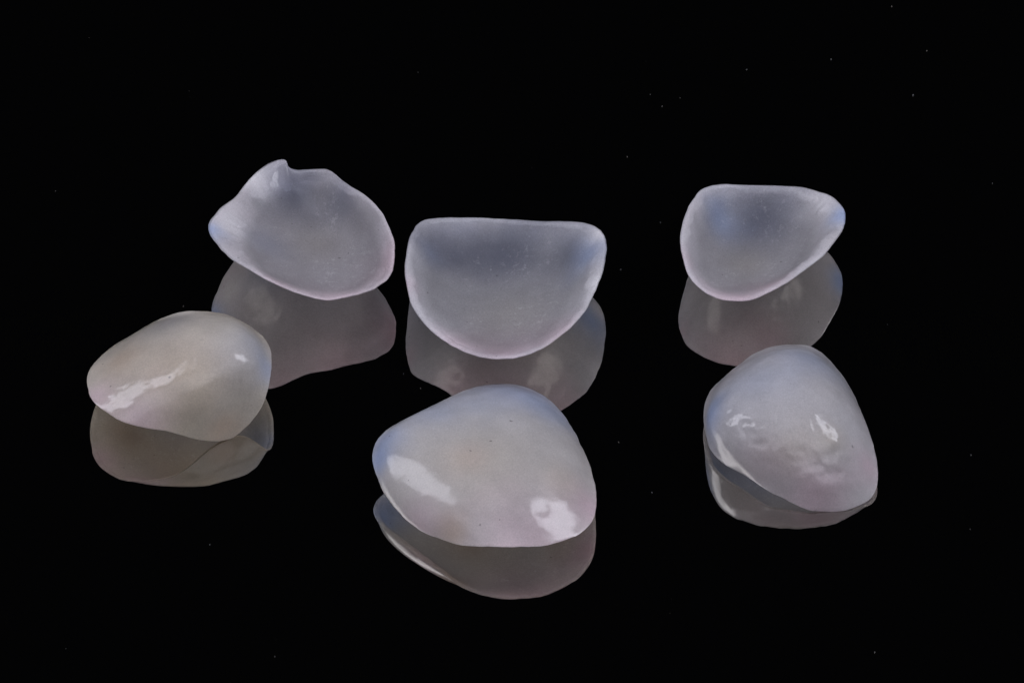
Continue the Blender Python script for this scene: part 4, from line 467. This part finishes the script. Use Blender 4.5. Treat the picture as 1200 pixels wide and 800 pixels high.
def make_veneer(v, index):
    rim, pm = periodic(v['rim'], NTH), periodic(v['pm'], NTH)
    rim = blur(rim, v['smooth'])
    rim = rim + (rim - rim.mean(0)) * (0.006 * value_noise(rim, 16.0, index + 71))[:, None]
    lip = blur(periodic(v['lip'], NTH), 4.0)
    cc, n, plane = np.array(v['cc']), np.array(v['n']), np.array(v['plane'])
    out, t = dome(rim, cc, plane, n, v['H'], v['e'], pm, N_OUT, v['swing'])
    # ease the shoulder of the dome where the wall turns down
    if v['ease']:
        rows = np.arange(N_OUT)
        up = np.concatenate([np.roll(out[1:13], NTH // 2, 1)[::-1], out, 2 * out[-1:] - out[-2:-14:-1]])
        sm = np.zeros_like(out)
        wsum = 0.0
        for k in range(-12, 13):
            g = math.exp(-0.5 * (k / v['ease']) ** 2)
            sm += g * up[12 + k:12 + k + N_OUT]
            wsum += g
        keep = (t ** 8)[..., None]
        sm = sm / wsum
        sm[0] = sm[0].mean(0)
        out = out * keep + sm * (1 - keep)
    for _ in range(v['relax']):
        nb = [np.roll(out, 1, 1)[1:-1], np.roll(out, -1, 1)[1:-1], out[:-2], out[2:]]
        ws = [1.0 / (np.linalg.norm(q - out[1:-1], axis=-1, keepdims=True) + 1e-4) for q in nb]
        avg = sum(w_ * q for w_, q in zip(ws, nb)) / sum(ws)
        out[1:-1] += 0.6 * (avg - out[1:-1])
        out[0] = out[1].mean(0)
    # the ceramist's hand: shallow lobes and dents, none at the margin itself
    k = (value_noise(out, 2.6, index + 1) * v['lobes'] + value_noise(out, 9.0, index + 11) * v['ripple']
         + value_noise(out, 24.0, index + 15) * v['ripple'] * 0.22)
    fade = np.clip((1 - t) * 6, 0, 1) * np.clip(t * 8, 0, 1)
    out = out + (k * fade)[..., None] * n
    for (x, y, z, rad, depth) in v['dents']:
        d = np.linalg.norm(out - np.array([x, y, z]), axis=-1) / rad
        out = out - (depth * np.exp(-d ** 2) * np.clip((1 - t) * 6, 0, 1))[..., None] * n
    for (x, y, z, rad, amp) in v['orange_peel']:
        d = np.linalg.norm(out - np.array([x, y, z]), axis=-1) / rad
        bump = value_noise(out, 8.5, index + 81) * amp + value_noise(out, 34.0, index + 91) * amp * 0.09
        out = out + (bump * np.exp(-d ** 2) * np.clip((1 - t) * 10, 0, 1))[..., None] * n
    # margin: a rounded lip leading to the inside
    inward = cc - rim
    inward -= (inward @ n)[:, None] * n
    inward /= np.linalg.norm(inward, axis=1, keepdims=True)
    tan = np.roll(rim, -2, 0) - np.roll(rim, 2, 0)
    tan /= np.linalg.norm(tan, axis=1, keepdims=True)
    side = blur(inward, 5.0)
    side /= np.linalg.norm(side, axis=1, keepdims=True)
    s = np.linspace(0, 1, N_LIP + 1)[1:, None]
    q = s[..., None]
    jag = 1 + 0.30 * value_noise(rim, 5.0, index + 21) + 0.20 * value_noise(rim, 19.0, index + 25)
    w = (lip * jag)[None, :, None]
    crest = np.minimum(lip, 0.035)[None, :, None] * 0.14
    lipP = rim[None] + side[None] * w * q + n * (w * v['bevel'] * q ** 1.6) - n * crest * np.sin(math.pi * np.minimum(q * 1.0, 1)) ** 0.8
    rin = lipP[-1]
    Hin = v['H'] - v['thick'] - 0.30 * float(lip.mean())
    inn, t2 = dome(rin, cc, plane, n, Hin, v['e_in'], np.minimum(pm, 1.62) * 0.98, N_IN, v['swing'])
    k2 = value_noise(inn, 3.5, index + 31) * 0.006 + value_noise(inn, 14.0, index + 41) * 0.0018
    inn = inn + (k2 * np.clip((1 - t2) * 6, 0, 1) * np.clip(t2 * 8, 0, 1))[..., None] * n
    full = np.concatenate([out, lipP, inn[::-1][1:]], 0)
    full[..., 2] += 0.0015 - full[..., 2].min()
    Nn = grid_normals(full)
    a = Nn[5].mean(0)
    if a @ n < 0:
        Nn = -Nn
    # winding that agrees with those normals
    f = np.cross(full[6, 0] - full[5, 0], full[6, 1] - full[5, 0])
    flip = bool(f @ Nn[5, 0] < 0)
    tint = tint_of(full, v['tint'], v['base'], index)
    # inner colour is full at the margin, scaled darker towards the hollow's middle
    a0 = N_OUT + N_LIP - 1
    tt = np.r_[1.0, t2[::-1][1:, 0]][:, None] + 0.10 * value_noise(full[a0:], 6.0, index + 61)
    body = np.clip((tt - v['thin_from']) / (1.02 - v['thin_from']), 0, 1) ** 1.3
    tint[a0:, :, :3] *= (v['thin'] + (1 - v['thin']) * body)[..., None]
    base = np.array([cc[0], cc[1], 0.0])
    root = bpy.data.objects.new('dental_veneer', None)
    root.empty_display_size = 0.2
    root.location = base
    scene.collection.objects.link(root)
    root['label'] = v['label']
    root['category'] = 'dental veneer'
    root['group'] = 'six porcelain veneers laid out on the black mirror'
    o, l = N_OUT, N_LIP
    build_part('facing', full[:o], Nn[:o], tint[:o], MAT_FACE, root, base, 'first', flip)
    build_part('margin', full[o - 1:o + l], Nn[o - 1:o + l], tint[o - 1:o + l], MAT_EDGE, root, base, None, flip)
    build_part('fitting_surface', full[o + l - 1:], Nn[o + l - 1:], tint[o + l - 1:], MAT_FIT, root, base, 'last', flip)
    return root


for i, v in enumerate(VENEERS):
    make_veneer(v, i)

# ------------------------------------------------------------------ dust on the mirror
rng = random.Random(11)
SPECKS = [(0.95,1.554,0.0029,0.07),(1.294,1.615,0.0036,0.07),(1.618,1.403,0.0046,0.06),(1.684,1.666,0.0029,0.07),(0.605,1.337,0.0029,0.07),(0.678,1.387,0.0026,0.07),(0.558,1.408,0.0023,0.07),(0.461,1.043,0.0026,0.07),(0.589,0.666,0.0026,0.07),(0.431,0.4,0.0028,0.07),(1.916,0.89,0.0026,0.07),(1.551,1.932,0.0032,0.07),(0.411,-0.549,0.0023,0.07),(0.536,-0.818,0.0028,0.07),(1.767,-0.618,0.0032,0.07),(1.747,-1.012,0.002,0.07),(1.362,-1.649,0.0038,0.07),(-1.15,-1.093,0.0026,0.07),(-0.89,-1.671,0.0029,0.07),(-1.289,0.194,0.0029,0.07),(-0.355,-0.258,0.0028,0.07),(-0.422,-0.178,0.0023,0.07),(0.427,0.4,0.0023,0.07),(1.47,0.094,0.0019,0.07),(-1.819,0.846,0.0019,0.07),(-0.38,1.539,0.0017,0.07)]
for _ in range(40):
    SPECKS.append((rng.uniform(-2.1, 2.1), rng.uniform(-1.9, 2.6), rng.uniform(0.0007, 0.0013), 0.05))
verts, faces, cols = [], [], []
for (x, y, r, g) in SPECKS:
    b = len(verts)
    a0, st = rng.uniform(0, 6.28), rng.uniform(0.5, 1.0)
    warm = rng.uniform(-0.08, 0.12)
    for h, k in ((0.0006, 1.0), (0.0006 + r * 0.9, 0.55)):
        for j in range(6):
            a = a0 + j * math.pi / 3
            rr = r * k * rng.uniform(0.7, 1.2)
            px, py = rr * math.cos(a), rr * st * math.sin(a)
            verts.append((x + px * math.cos(a0) - py * math.sin(a0), y + px * math.sin(a0) + py * math.cos(a0), h))
            cols.append((g * (1 + warm), g, g * (1 - warm), 1))
    for j in range(6):
        faces.append((b + j, b + (j + 1) % 6, b + 6 + (j + 1) % 6, b + 6 + j))
    faces.append(tuple(b + 6 + j for j in range(6)))
    faces.append(tuple(b + 5 - j for j in range(6)))
me = bpy.data.meshes.new('dust')
me.from_pydata(verts, [], faces)
a = me.color_attributes.new('tint', 'FLOAT_COLOR', 'POINT')
a.data.foreach_set('color', [c for t in cols for c in t])
me.materials.append(MAT_DUST)
dust = bpy.data.objects.new('dust', me)
scene.collection.objects.link(dust)
dust['kind'] = 'stuff'
dust['label'] = 'tiny pale dust specks scattered over the black mirror'
dust['category'] = 'dust'
